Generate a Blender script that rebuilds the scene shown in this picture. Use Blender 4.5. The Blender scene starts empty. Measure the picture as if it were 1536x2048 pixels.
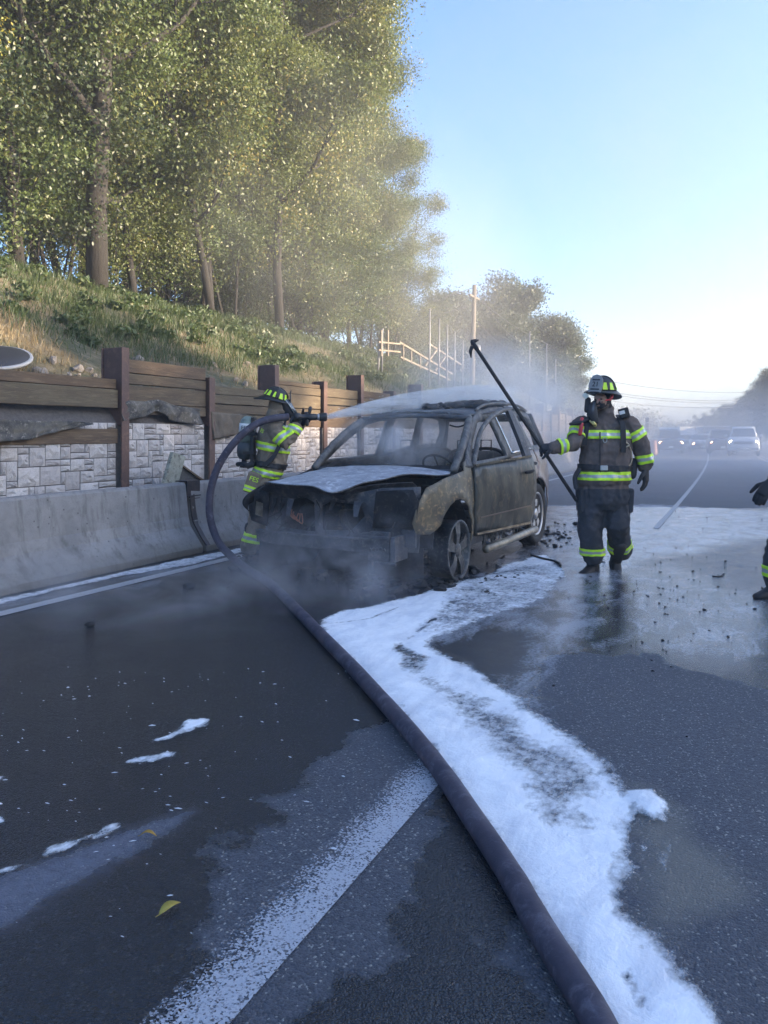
import bpy, bmesh, math, random
import numpy as np
from math import sin, cos, pi, radians
from mathutils import Vector, Matrix, noise
from mathutils.geometry import delaunay_2d_cdt

random.seed(7); RNG = np.random.default_rng(7)
S = bpy.context.scene
COL = S.collection

# ---------------------------------------------------------------- camera, world, sun, exposure
TH = radians(25.1); F = 1540.0; CX = 768.0; HY = 868.0; H = 1.42     # world: +Y runs along the road, camera at the origin
CT, ST = cos(TH), sin(TH)
cam_d = bpy.data.cameras.new('camera'); cam = bpy.data.objects.new('camera', cam_d); COL.objects.link(cam)
cam.location = (0, 0, H); cam.rotation_euler = (radians(90), 0, TH)
cam_d.sensor_fit = 'AUTO'; cam_d.sensor_width = 36.0
cam_d.lens = F / 2048 * 36; cam_d.shift_y = -(1024 - HY) / 2048
cam_d.clip_start = 0.05; cam_d.clip_end = 2000
S.camera = cam

SUN_AZ = radians(12)      # direction towards the sun, from +X to +Y
SUN_EL = radians(13.5)
W = bpy.data.worlds.new('World'); S.world = W; W.use_nodes = True
nt = W.node_tree; bg = nt.nodes['Background']
sky = nt.nodes.new('ShaderNodeTexSky'); sky.sky_type = 'NISHITA'; sky.sun_disc = False
sky.sun_elevation = SUN_EL; sky.sun_rotation = pi / 2 - SUN_AZ
sky.air_density = 1.0; sky.dust_density = 2.4; sky.ozone_density = 5.2; sky.altitude = 50
nt.links.new(sky.outputs[0], bg.inputs[0]); bg.inputs[1].default_value = 0.12
sl = bpy.data.lights.new('sun', 'SUN'); so = bpy.data.objects.new('sun', sl); COL.objects.link(so)
sdir = Vector((cos(SUN_EL) * cos(SUN_AZ), cos(SUN_EL) * sin(SUN_AZ), sin(SUN_EL)))
so.rotation_euler = sdir.to_track_quat('Z', 'Y').to_euler(); so.location = sdir * 60
sl.energy = 4.8; sl.angle = radians(0.6); sl.color = (1.0, 0.80, 0.56)
S.view_settings.view_transform = 'Standard'; S.view_settings.look = 'None'
S.view_settings.exposure = 2.26; S.view_settings.gamma = 1.0; S.view_settings.use_curve_mapping = False
S.render.engine = 'CYCLES'
S.cycles.use_denoising = True
S.cycles.volume_step_rate = 1.0; S.cycles.volume_max_steps = 128
S.cycles.max_bounces = 8; S.cycles.volume_bounces = 3; S.cycles.transparent_max_bounces = 24
S.cycles.diffuse_bounces = 3; S.cycles.glossy_bounces = 3; S.cycles.transmission_bounces = 4
S.cycles.sample_clamp_indirect = 6.0; S.cycles.caustics_reflective = False; S.cycles.caustics_refractive = False

# ---------------------------------------------------------------- from the photograph's pixels to places in the world
def P(px, py, d):
    xc = (px - CX) / F * d
    return Vector((xc * CT - d * ST, xc * ST + d * CT, H - (py - HY) / F * d))
def G(px, py, z=0.0):
    return P(px, py, (H - z) * F / (py - HY))
def PXp(px, py, X):
    return P(px, py, X / ((px - CX) / F * CT - ST))
CR = Vector((CT, ST, 0)); CF = Vector((-ST, CT, 0)); UP = Vector((0, 0, 1))     # camera right / forward on the ground

# ---------------------------------------------------------------- objects
def mesh_from(name, verts, faces):
    me = bpy.data.meshes.new(name); me.from_pydata([tuple(v) for v in verts], [], faces); me.update(); return me
def link(name, me, parent=None, mats=None, loc=None):
    o = bpy.data.objects.new(name, me); COL.objects.link(o)
    if parent is not None: o.parent = parent
    if mats is not None and me is not None and len(me.materials) == 0:
        for m in (mats if isinstance(mats, (list, tuple)) else [mats]): me.materials.append(m)
    if loc is not None: o.location = loc
    return o
def from_bm(name, bm, mats, parent=None, smooth=True):
    me = bpy.data.meshes.new(name); bm.normal_update(); bm.to_mesh(me); bm.free()
    if smooth: me.polygons.foreach_set('use_smooth', [True] * len(me.polygons))
    return link(name, me, parent, mats)
def tag(o, label=None, cat=None, group=None, kind=None):
    if label: o['label'] = label
    if cat: o['category'] = cat
    if group: o['group'] = group
    if kind: o['kind'] = kind
    return o
def thing(name, label, cat, loc=(0, 0, 0), rz=0.0, group=None):
    o = bpy.data.objects.new(name, None); COL.objects.link(o)
    o.location = loc; o.rotation_euler = (0, 0, rz); o.empty_display_size = 0.2
    return tag(o, label, cat, group)
def copy_tree(o, parent=None):
    c = o.copy(); COL.objects.link(c); c.parent = parent
    for ch in list(o.children): copy_tree(ch, c)
    return c
def quick_mesh(name, V, Fc, n):
    """V (N,3), Fc (M,n) arrays"""
    me = bpy.data.meshes.new(name)
    me.vertices.add(len(V)); me.vertices.foreach_set('co', np.asarray(V, np.float32).ravel())
    M_ = len(Fc); me.loops.add(M_ * n); me.loops.foreach_set('vertex_index', np.asarray(Fc, np.int32).ravel())
    me.polygons.add(M_); me.polygons.foreach_set('loop_start', np.arange(0, M_ * n, n, dtype=np.int32))
    me.update(calc_edges=True); return me
def solid(o, t, off=-1.0):
    m = o.modifiers.new('thickness', 'SOLIDIFY'); m.thickness = t; m.offset = off; return o
def bevel(o, w, seg=2):
    m = o.modifiers.new('bevel', 'BEVEL'); m.width = w; m.segments = seg; m.limit_method = 'ANGLE'; m.angle_limit = radians(40); return o

# ---------------------------------------------------------------- shapes added to a bmesh
def box(bm, c, s, rot=None, mi=0):
    M_ = Matrix.Translation(Vector(c)) @ (rot.to_4x4() if rot is not None else Matrix.Identity(4)) @ Matrix.Diagonal((s[0], s[1], s[2], 1))
    r = bmesh.ops.create_cube(bm, size=1.0, matrix=M_)
    for f in {f for v in r['verts'] for f in v.link_faces}: f.material_index = mi
def beam(bm, a, b, w, h, up=UP, mi=0):
    a = Vector(a); b = Vector(b); y = (b - a); L = y.length; y.normalize()
    x = y.cross(up)
    if x.length < 1e-4: x = y.cross(Vector((1, 0, 0)))
    x.normalize(); z = x.cross(y)
    box(bm, (a + b) / 2, (w, L, h), Matrix((x, y, z)).transposed(), mi)
def loft(bm, rings, mi=0, close=True):
    """rings: lists of Vector, equal count"""
    n = len(rings[0]); R = [[bm.verts.new(v) for v in r] for r in rings]
    for i in range(len(R) - 1):
        for k in range(n):
            f = bm.faces.new((R[i][k], R[i][(k + 1) % n], R[i + 1][(k + 1) % n], R[i + 1][k])); f.material_index = mi
    if close:
        bm.faces.new(list(reversed(R[0]))).material_index = mi; bm.faces.new(R[-1]).material_index = mi
def limb(bm, pts, rad, n=12, mi=0, flat=1.0, flat_dir=None, round_ends=True):
    pts = [Vector(p) for p in pts]; rad = list(rad) if hasattr(rad, '__len__') else [rad] * len(pts)
    if round_ends:
        a = (pts[0] - pts[1]).normalized(); b = (pts[-1] - pts[-2]).normalized()
        pts = [pts[0] + a * rad[0] * .9, pts[0] + a * rad[0] * .6] + pts + [pts[-1] + b * rad[-1] * .6, pts[-1] + b * rad[-1] * .9]
        rad = [rad[0] * .4, rad[0] * .8] + rad + [rad[-1] * .8, rad[-1] * .4]
    rings = []; u = None
    for i, p in enumerate(pts):
        t = (pts[min(i + 1, len(pts) - 1)] - pts[max(i - 1, 0)]).normalized()
        if u is None:
            u = Vector(flat_dir) if flat_dir is not None else (Vector((0, 0, 1)) if abs(t.z) < .9 else Vector((1, 0, 0)))
        u = (u - t * u.dot(t)); u.normalize(); v = t.cross(u)
        rings.append([p + (u * cos(2 * pi * k / n) * flat + v * sin(2 * pi * k / n)) * rad[i] for k in range(n)])
    loft(bm, rings, mi)
def tube(name, pts, r, mats, parent=None, n=10, flat=1.0):
    bm = bmesh.new(); limb(bm, pts, r, n, flat=flat, round_ends=False); return from_bm(name, bm, mats, parent)
def spline(pts, sub=6):
    pts = [Vector(p) for p in pts]; out = []
    for i in range(len(pts) - 1):
        p0 = pts[max(i - 1, 0)]; p1 = pts[i]; p2 = pts[i + 1]; p3 = pts[min(i + 2, len(pts) - 1)]
        for k in range(sub):
            t = k / sub
            out.append(.5 * ((2 * p1) + (p2 - p0) * t + (2 * p0 - 5 * p1 + 4 * p2 - p3) * t * t + (3 * p1 - p0 - 3 * p2 + p3) * t ** 3))
    out.append(pts[-1]); return out
def lathe(bm, prof, origin, axis, n=20, mi=0, up=None):
    """prof: list of (r, h) along axis"""
    axis = Vector(axis).normalized(); u = Vector(up) if up is not None else (Vector((0, 0, 1)) if abs(axis.z) < .9 else Vector((1, 0, 0)))
    u = (u - axis * u.dot(axis)).normalized(); v = axis.cross(u); origin = Vector(origin)
    loft(bm, [[origin + axis * h + (u * cos(2 * pi * k / n) + v * sin(2 * pi * k / n)) * max(r, 1e-4) for k in range(n)] for r, h in prof], mi)
def nz(p, s=1.0, seed=0.0):
    return noise.noise(Vector(p) * s + Vector((seed, seed * 1.7, -seed)))
def inpoly(x, y, poly):
    c = False; j = len(poly) - 1
    for i in range(len(poly)):
        xi, yi = poly[i]; xj, yj = poly[j]
        if (yi > y) != (yj > y) and x < (xj - xi) * (y - yi) / (yj - yi) + xi: c = not c
        j = i
    return c
def panel(name, poly, fmap, step, mats, parent, holes=(), th=.006, off=0.0, jit=.15):
    """a bent sheet: outline and holes in 2D, filled with a triangulation, mapped to 3D"""
    def resample(pl):
        out = []
        for i in range(len(pl)):
            a = Vector(pl[i]); b = Vector(pl[(i + 1) % len(pl)]); n = max(1, int(round((b - a).length / step)))
            out += [a.lerp(b, k / n) for k in range(n)]
        return out
    V = []; E = []
    for pl in [poly] + list(holes):
        r = resample(pl); b0 = len(V); V += r; E += [(b0 + k, b0 + (k + 1) % len(r)) for k in range(len(r))]
    nb = len(V); bnd = V[:]
    xs = [p[0] for p in poly]; ys = [p[1] for p in poly]; y = min(ys) + step * .5; row = 0
    while y < max(ys):
        x = min(xs) + step * (.5 if row % 2 else 0.)
        while x < max(xs):
            q = Vector((x + random.uniform(-jit, jit) * step, y + random.uniform(-jit, jit) * step))
            if inpoly(q.x, q.y, poly) and not any(inpoly(q.x, q.y, h) for h in holes) and min((q - b).length_squared for b in bnd) > (step * .45) ** 2: V.append(q)
            x += step
        y += step * .87; row += 1
    vo, eo, fo = delaunay_2d_cdt(V, E, [], 0, 1e-5)[:3]
    faces = []
    for f in fo:
        cx = sum(vo[i].x for i in f) / 3; cy = sum(vo[i].y for i in f) / 3
        if inpoly(cx, cy, poly) and not any(inpoly(cx, cy, h) for h in holes): faces.append(f)
    me = mesh_from(name, [fmap(v.x, v.y) for v in vo], faces)
    bm = bmesh.new(); bm.from_mesh(me); bmesh.ops.delete(bm, geom=[v for v in bm.verts if not v.link_faces], context='VERTS'); bm.to_mesh(me); bm.free()
    me.polygons.foreach_set('use_smooth', [True] * len(me.polygons))
    o = link(name, me, parent, mats)
    if th: solid(o, th, off)
    return o
def sdf(X, Y, poly):
    """signed distance (negative inside), numpy"""
    d = np.full(X.shape, 1e9); ins = np.zeros(X.shape, bool); n = len(poly)
    for i in range(n):
        ax, ay = poly[i]; bx, by = poly[(i + 1) % n]
        vx, vy = bx - ax, by - ay; L = vx * vx + vy * vy + 1e-12
        t = np.clip(((X - ax) * vx + (Y - ay) * vy) / L, 0, 1)
        d = np.minimum(d, np.hypot(X - ax - t * vx, Y - ay - t * vy))
        if abs(by - ay) > 1e-9:
            ins ^= ((ay > Y) != (by > Y)) & (X < vx * (Y - ay) / (by - ay) + ax)
    return np.where(ins, -d, d)
def npnoise(X, Y, scale, seed=0):
    """cheap tiled value noise, numpy"""
    r = np.random.default_rng(seed).random((128, 128)); x = X * scale + 64.3; y = Y * scale + 31.7
    xi = np.floor(x).astype(int); yi = np.floor(y).astype(int); fx = x - xi; fy = y - yi
    fx = fx * fx * (3 - 2 * fx); fy = fy * fy * (3 - 2 * fy)
    g = lambda i, j: r[i % 128, j % 128]
    return (g(xi, yi) * (1 - fx) + g(xi + 1, yi) * fx) * (1 - fy) + (g(xi, yi + 1) * (1 - fx) + g(xi + 1, yi + 1) * fx) * fy - .5

# ---------------------------------------------------------------- materials
class NT:
    def __init__(s, name):
        s.m = bpy.data.materials.new(name); s.m.use_nodes = True; s.t = s.m.node_tree; s.b = s.t.nodes['Principled BSDF']; s.out = s.t.nodes['Material Output']
        s.tc = s.t.nodes.new('ShaderNodeTexCoord')
    def n(s, typ, **kw):
        nd = s.t.nodes.new('ShaderNode' + typ)
        for k, v in kw.items(): setattr(nd, k, v)
        return nd
    def l(s, a, b): s.t.links.new(a, b)
    def vec(s, scale=(1, 1, 1), co='Object'):
        mp = s.n('Mapping'); mp.inputs['Scale'].default_value = scale; s.l(s.tc.outputs[co], mp.inputs[0]); return mp.outputs[0]
    def noise(s, scale, detail=4, rough=.55, v=None, dist=0.0):
        nd = s.n('TexNoise'); nd.inputs['Scale'].default_value = scale; nd.inputs['Detail'].default_value = detail
        nd.inputs['Roughness'].default_value = rough; nd.inputs['Distortion'].default_value = dist
        s.l(v if v is not None else s.tc.outputs['Object'], nd.inputs['Vector']); return nd.outputs['Fac']
    def vor(s, scale, feat='F1', v=None, out='Distance'):
        nd = s.n('TexVoronoi', feature=feat); nd.inputs['Scale'].default_value = scale
        s.l(v if v is not None else s.tc.outputs['Object'], nd.inputs['Vector']); return nd.outputs[out]
    def ramp(s, fac, a, b, ca=0., cb=1.):
        nd = s.n('MapRange'); nd.inputs[1].default_value = a; nd.inputs[2].default_value = b; nd.inputs[3].default_value = ca; nd.inputs[4].default_value = cb
        s.l(fac, nd.inputs[0]); return nd.outputs[0]
    def mix(s, fac, a, b):
        nd = s.n('Mix', data_type='RGBA')
        for i, v in ((0, fac), (6, a), (7, b)):
            if isinstance(v, (int, float)): nd.inputs[i].default_value = v
            elif isinstance(v, tuple): nd.inputs[i].default_value = (*v[:3], 1)
            else: s.l(v, nd.inputs[i])
        return nd.outputs[2]
    def math(s, op, a, b=None):
        nd = s.n('Math', operation=op)
        for i, v in ((0, a), (1, b)):
            if v is None: continue
            if isinstance(v, (int, float)): nd.inputs[i].default_value = v
            else: s.l(v, nd.inputs[i])
        return nd.outputs[0]
    def attr(s, name):
        nd = s.n('Attribute', attribute_name=name); return nd.outputs['Fac']
    def set(s, **kw):
        for k, v in kw.items():
            i = s.b.inputs[k.replace('_', ' ')]
            if isinstance(v, (int, float)): i.default_value = v
            elif isinstance(v, tuple): i.default_value = (*v[:3], 1) if len(i.default_value) == 4 else v
            else: s.l(v, i)
        return s
    def bump(s, h, strength=.5, dist=.01):
        nd = s.n('Bump'); nd.inputs['Strength'].default_value = strength; nd.inputs['Distance'].default_value = dist
        s.l(h, nd.inputs['Height']); s.l(nd.outputs[0], s.b.inputs['Normal']); return nd
def mat(name, c1, c2=None, c3=None, scale=6, rough=.7, rough2=None, metal=0.0, bump=.3, bscale=40, bdist=.006, stretch=(1, 1, 1), spec=.4, lo=.4, hi=.62, co='Object'):
    t = NT(name); v = t.vec(stretch, co); n1 = t.noise(scale, 6, .62, v)
    f = t.ramp(n1, lo, hi); c = t.mix(f, c1, c2 or tuple(x * .7 for x in c1))
    if c3 is not None:
        n2 = t.noise(scale * 2.7, 5, .7, v, .6); c = t.mix(t.ramp(n2, .52, .66), c, c3)
    fine = t.noise(bscale, 5, .7, v); c = t.mix(t.ramp(fine, .35, .7, 0, .35), c, tuple(x * .55 for x in c1))
    t.set(Base_Color=c, Metallic=metal, Specular_IOR_Level=spec)
    if rough2 is None: t.set(Roughness=rough)
    else: t.set(Roughness=t.ramp(n1, lo, hi, rough, rough2))
    if bump: t.bump(fine, bump, bdist)
    return t.m
def plain(name, c, rough=.5, metal=0., emit=None, es=0., spec=.5):
    t = NT(name); t.set(Base_Color=c, Roughness=rough, Metallic=metal, Specular_IOR_Level=spec)
    if emit: t.set(Emission_Color=emit, Emission_Strength=es)
    return t.m
# ================================================================= the ground, road, hill
def lane_x(y):            # how far the road has bent to the left at a distance y
    return -0.00048 * max(0., y - 10) ** 2 * (1 if y < 120 else 1)
def grid_mesh(name, xs, ys, zf):
    X, Y = np.meshgrid(xs, ys); Z = zf(X, Y); nx, ny = len(xs), len(ys)
    V = np.stack([X, Y, Z], -1).reshape(-1, 3)
    i = (np.arange(ny - 1)[:, None] * nx + np.arange(nx - 1)[None]).ravel()
    return quick_mesh(name, V, np.stack([i, i + 1, i + nx + 1, i + nx], -1), 4), X.ravel(), Y.ravel()
def set_attr(me, name, vals):
    a = me.attributes.new(name, 'FLOAT', 'POINT'); a.data.foreach_set('value', np.asarray(vals, np.float32))
gp = lambda pl: [tuple(G(x, y))[:2] for x, y in pl]

t = NT('weathered_earth'); n1 = t.noise(.6, 6); t.set(Base_Color=t.mix(t.ramp(n1, .4, .6), (.07, .075, .035), (.13, .11, .06)), Roughness=.95)
t.bump(t.noise(9, 5), .6, .1)
M_earth = t.m
me, _, _ = grid_mesh('ground', np.linspace(-140, 140, 29), np.linspace(-45, 235, 29), lambda X, Y: X * 0 - .03)
tag(link('ground', me, None, M_earth), 'bare grassy earth on both sides of the highway', kind='structure')

# --- asphalt
t = NT('asphalt')
wet = t.attr('wet'); film_sheen = t.attr('film_sheen'); brown = t.attr('brown'); dry = t.attr('dry')
wn = t.noise(7, 5, .65); wetn = t.math('ADD', wet, t.ramp(wn, .2, .8, -.32, .32)); wetf = t.ramp(wetn, .42, .6)
agg = t.vor(150, 'F1'); aggc = t.n('TexVoronoi'); aggc.inputs['Scale'].default_value = 150; t.l(t.tc.outputs['Object'], aggc.inputs['Vector'])
sep = t.n('SeparateColor'); t.l(aggc.outputs['Color'], sep.inputs[0])
coarse = t.noise(62, 3, .6); big = t.noise(.7, 5, .6)
c = t.mix(sep.outputs[0], (.036, .039, .050), (.100, .103, .122))
c = t.mix(t.ramp(sep.outputs[1], .955, .965), c, (.30, .29, .27))
c = t.mix(t.ramp(big, .35, .65, 0, .45), c, (.046, .050, .064))
c = t.mix(t.math('MULTIPLY', wetf, .84), c, (.007, .010, .015))
c = t.mix(t.math('MULTIPLY', t.ramp(t.math('ADD', brown, t.ramp(t.noise(6, 5, .65), .2, .8, -.22, .22)), .25, .8), .62), c, (.19, .175, .145))
c = t.mix(t.math('MULTIPLY', dry, t.ramp(t.noise(30, 4), .35, .6, .4, 1)), c, (.125, .130, .165))
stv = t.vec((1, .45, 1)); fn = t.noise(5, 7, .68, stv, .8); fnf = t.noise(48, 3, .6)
ff = t.math('ADD', film_sheen, t.math('ADD', t.ramp(fn, .25, .75, -.5, .5), t.ramp(fnf, .3, .7, -.22, .22)))
fmask = t.math('MULTIPLY', t.ramp(ff, .35, .95), t.ramp(film_sheen, .02, .2))
c = t.mix(t.math('MULTIPLY', fmask, .50), c, (.54, .56, .62))  # pale foam film, with sky reflection on the wet road painted into it
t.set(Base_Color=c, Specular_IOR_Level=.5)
rr = t.n('MapRange'); t.l(wetf, rr.inputs[0]); rr.inputs[3].default_value = .74; t.l(t.ramp(t.noise(3, 4), .3, .7, .08, .20), rr.inputs[4]); t.set(Roughness=rr.outputs[0])
hgt = t.math('ADD', t.math('MULTIPLY', t.math('SUBTRACT', .5, agg), .8), coarse)
rip = t.noise(16, 3, .5, t.vec((1, 2.2, 1)))
hgt = t.math('ADD', hgt, t.math('MULTIPLY', rip, .9))
bp = t.bump(hgt, .5, .008); t.l(t.math('MULTIPLY', t.ramp(wetf, 0, 1, .62, .42), t.ramp(film_sheen, 0, .5, 1, .38)), bp.inputs['Strength'])
M_asph = t.m
def near_axis(lo, hi, a, b, fine, coarse_):
    out = list(np.arange(lo, a, coarse_)) + list(np.arange(a, b, fine)) + list(np.arange(b, hi + coarse_, coarse_)); return np.array(out)
me, X, Y = grid_mesh('road', near_axis(-7.0, 12, -6.4, 3.2, .06, .6), near_axis(-12, 160, .6, 19, .08, 1.0), lambda X, Y: X * 0)
# the far road bends left: shear the rows along the bend
co = np.empty(len(me.vertices) * 3, np.float32); me.vertices.foreach_get('co', co); co = co.reshape(-1, 3)
bend = -0.00048 * np.maximum(0, co[:, 1] - 10) ** 2
co[:, 0] += np.where(co[:, 0] > -6.9, bend, bend); me.vertices.foreach_set('co', co.ravel()); X = co[:, 0]; Y = co[:, 1]; me.update()
j = npnoise(X, Y, 2.2, 1) * .5 + npnoise(X, Y, 6, 2) * .22
def soft(poly, w, k=.6): return np.clip(.5 - (sdf(X, Y, gp(poly)) + j * k) / w, 0, 1)
wetA = soft([(560, 2300), (400, 1700), (700, 1500), (880, 1390), (985, 1400), (1075, 1395), (1120, 1322), (1300, 1306), (1420, 1345), (1536, 1385), (1900, 1420), (1900, 1020), (900, 1010), (200, 1080), (-700, 1230), (-900, 2300)], .35)
dryB = soft([(0, 1752), (150, 1700), (380, 1612), (372, 1640), (250, 1722), (120, 1782), (0, 1845), (-120, 1900), (-120, 1800)], .10, .12)
wetC = soft([(430, 2250), (900, 1560), (1000, 1660), (1200, 2060), (1280, 2250)], .2) * .72
brn = soft([(1250, 1560), (1320, 1600), (1420, 1680), (1510, 1760), (1490, 1810), (1410, 1860), (1350, 1900), (1270, 1850), (1270, 1700)], .22, .2)
set_attr(me, 'wet', np.clip(np.maximum(wetA * (1 - dryB * .9), np.maximum(wetC, brn * .25)), 0, 1))
set_attr(me, 'brown', np.maximum(brn, soft([(420, 1900), (600, 1560), (850, 1420), (870, 1520), (700, 1640), (560, 1900)], .9) * .30))
set_attr(me, 'dry', dryB)
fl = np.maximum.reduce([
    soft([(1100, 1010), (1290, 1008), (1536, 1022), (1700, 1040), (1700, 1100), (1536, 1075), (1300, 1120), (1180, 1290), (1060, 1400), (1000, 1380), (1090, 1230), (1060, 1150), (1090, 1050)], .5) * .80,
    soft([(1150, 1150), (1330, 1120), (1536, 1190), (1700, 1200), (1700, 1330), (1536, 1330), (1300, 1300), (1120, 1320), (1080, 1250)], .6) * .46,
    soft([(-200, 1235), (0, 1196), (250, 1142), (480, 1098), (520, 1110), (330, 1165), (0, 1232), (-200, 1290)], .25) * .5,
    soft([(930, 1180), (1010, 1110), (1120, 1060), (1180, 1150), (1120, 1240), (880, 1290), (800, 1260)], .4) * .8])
set_attr(me, 'film_sheen', fl)  # foam film plus painted sky sheen around the walking firefighter
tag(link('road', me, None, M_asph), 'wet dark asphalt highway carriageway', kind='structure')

# --- worn painted lines
def line_mat(name, wear, c=(.38, .39, .43)):
    t = NT(name); e = t.attr('edge'); n_ = t.noise(26, 6, .8); n2 = t.noise(5, 4)
    vc = t.n('TexVoronoi'); vc.inputs['Scale'].default_value = 170; t.l(t.tc.outputs['Object'], vc.inputs['Vector']); vs = t.n('SeparateColor'); t.l(vc.outputs['Color'], vs.inputs[0])
    k = t.math('ADD', t.math('MULTIPLY', vs.outputs[0], .62), t.math('MULTIPLY', n_, .62)); k = t.math('ADD', k, t.math('MULTIPLY', t.math('SUBTRACT', e, .5), .60)); k = t.math('ADD', k, t.ramp(n2, .3, .7, -.10, .10))
    a = t.ramp(k, wear - .16, wear + .18)
    t.set(Base_Color=c, Roughness=.55, Alpha=a); t.bump(t.vor(150), .4, .006); return t.m
M_line = line_mat('worn_paint', .64); M_line2 = line_mat('old_paint', .47, (.36, .36, .37))
def stripe(x0, x1, y0, y1, m, label, edge=True, bend=True):
    n = max(2, int((y1 - y0) / 1.0) + 1); V = []; Fc = []; at = []
    for i in range(n + 1):
        y = y0 + (y1 - y0) * i / n; b = lane_x(y) if bend else 0
        for k in range(5):
            u = k / 4; V.append((x0 + (x1 - x0) * u + b, y, .005)); at.append((.0, .42, .8, 1., .9)[k] if edge else .9)
    for i in range(n):
        for k in range(4): a = i * 5 + k; Fc.append((a, a + 1, a + 6, a + 5))
    me = mesh_from('lane_line', V, Fc); set_attr(me, 'edge', at)
    return tag(link('lane_line', me, None, m), label, kind='structure')
stripe(-1.32, -1.12, .3, 3.22, M_line, 'worn white lane stripe in the foreground')
for k in range(4): stripe(-1.25, -1.165, 12.2 + k * 12, 24.2 + k * 12, M_line2, 'faded lane line further down the road', False)
stripe(-5.38, -5.24, -4, 100, M_line2, 'faded white edge line along the barrier', False)
stripe(1.55, 1.66, 12, 100, M_line2, 'pale line of the double right edge line', False)
stripe(1.85, 1.96, 12, 100, M_line2, 'pale line of the double right edge line', False)

# --- hillside behind the wall
def hill_z(X, Y):
    d = np.clip((-7.35 - X) / 6.2, 0, 1); base = 1.95 - .012 * np.clip(Y - 14, 0, 50)
    z = base + 2.85 * (d * d * (3 - 2 * d) * .35 + d * .65) + npnoise(X, Y, .55, 5) * .35 * np.clip(d * 6, 0, 1) + npnoise(X, Y, 1.7, 6) * .12
    z += np.where(X < -13.5, -(X + 13.5) * .03, 0)
    f = np.clip((62 - Y) / 16, 0, 1); z = z * (f * f * (3 - 2 * f)) + (1 - f) * (.2 + .1 * d)
    return z
t = NT('hill_soil'); hn = t.noise(1.1, 6); hn2 = t.noise(6, 5)
c = t.mix(t.ramp(hn, .42, .6), (.055, .06, .03), (.12, .095, .055)); c = t.mix(t.ramp(hn2, .5, .7), c, (.15, .13, .09)); t.set(Base_Color=c, Roughness=.95); t.bump(hn2, .8, .08)
M_hill = t.m
me, _, _ = grid_mesh('hillside', np.concatenate([np.arange(-60, -16, 2.0), np.arange(-16, -7.30, .24)]), np.arange(-12, 70, .5), hill_z)
tag(link('hillside', me, None, M_hill), 'grassy embankment rising behind the retaining wall', kind='structure')

# --- concrete barrier
t = NT('barrier_concrete'); b1 = t.noise(2.2, 6, .6); b2 = t.noise(14, 6, .7); st = t.noise(3, 6, .65, t.vec((3, 3, .35)))
c = t.mix(t.ramp(b1, .35, .65), (.185, .175, .17), (.265, .25, .24)); c = t.mix(t.ramp(b2, .5, .75, 0, .5), c, (.12, .115, .105)); c = t.mix(t.ramp(st, .52, .68, 0, .7), c, (.085, .078, .07))
gz = t.n('SeparateXYZ'); t.l(t.tc.outputs['Object'], gz.inputs[0])
c = t.mix(t.math('MULTIPLY', t.ramp(gz.outputs[2], .22, .0), t.ramp(b1, .3, .6, .3, .9)), c, (.10, .085, .06))
pit = t.ramp(t.vor(9, 'F1'), .06, .10); pit2 = t.ramp(t.vor(34, 'F1'), .10, .18)
c = t.mix(t.math('SUBTRACT', 1., t.math('MULTIPLY', pit, t.ramp(pit2, 0, 1, .6, 1))), c, (.09, .085, .08))
t.set(Base_Color=c, Roughness=.82); t.bump(t.math('ADD', t.math('MULTIPLY', pit, .5), t.math('ADD', b2, t.math('MULTIPLY', t.noise(70, 4), .3))), .5, .012)
M_conc = t.m
M_rust = mat('rusty_steel', (.10, .055, .04), (.055, .035, .03), (.20, .09, .045), scale=9, rough=.6, bump=.2, metal=.2)
prof = [(0, 0), (0, .075), (-.045, .13), (-.175, .31), (-.215, .42), (-.262, .80), (-.285, .83), (-.40, .83), (-.425, .80), (-.47, .42), (-.66, .08), (-.66, 0)]
def barrier(y0, y1, label, x=-5.87, z1=0):
    root = thing('concrete_barrier', label, 'barrier', (x, y0, 0), 0, 'concrete barriers along the left side of the road')
    bm = bmesh.new(); n = max(3, int((y1 - y0) / .25)); P2 = []
    for i in range(len(prof) - 1):
        a, b = prof[i], prof[i + 1]; L = math.hypot(b[0] - a[0], b[1] - a[1]); m_ = max(1, int(L / .09))
        P2 += [(a[0] + (b[0] - a[0]) * k / m_, a[1] + (b[1] - a[1]) * k / m_) for k in range(m_)]
    P2.append(prof[-1]); rings = []
    for i in range(n + 1):
        y = (y1 - y0) * i / n
        rings.append([Vector((px + (nz((px * 3, y + y0, pz * 3), 1.6) * .010 if pz > .02 else 0), y, pz + (nz((px, y + y0, 7), 1.1) * .008 if pz > .5 else 0))) for px, pz in P2])
    loft(bm, rings); bmesh.ops.recalc_face_normals(bm, faces=bm.faces)
    bevel(from_bm('barrier_wall', bm, M_conc, root, smooth=False), .012, 2)
    return root
edges = [-4.6, 1.45, 7.50, 13.6, 19.7, 25.8, 31.9, 38.0, 44.1]
labs = ['first concrete barrier at the left edge of the photo', 'long concrete barrier in front of the stone wall with pits and tyre marks', 'concrete barrier behind the burned car and the man with the hose', 'concrete barrier beyond the rear of the burned car', 'smoky concrete barrier further along the wall', 'concrete barrier past the steam', 'distant concrete barrier on the bend', 'farthest concrete barrier along the wall']
bars = []
for i in range(8): bars.append(barrier(edges[i], edges[i + 1] - .07, labs[i], x=-5.87 + lane_x(edges[i])))
M_dark_steel = mat('dark_plate', (.035, .03, .035), (.06, .045, .045), scale=12, rough=.5, metal=.4, bump=.15)
bm = bmesh.new()
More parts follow.
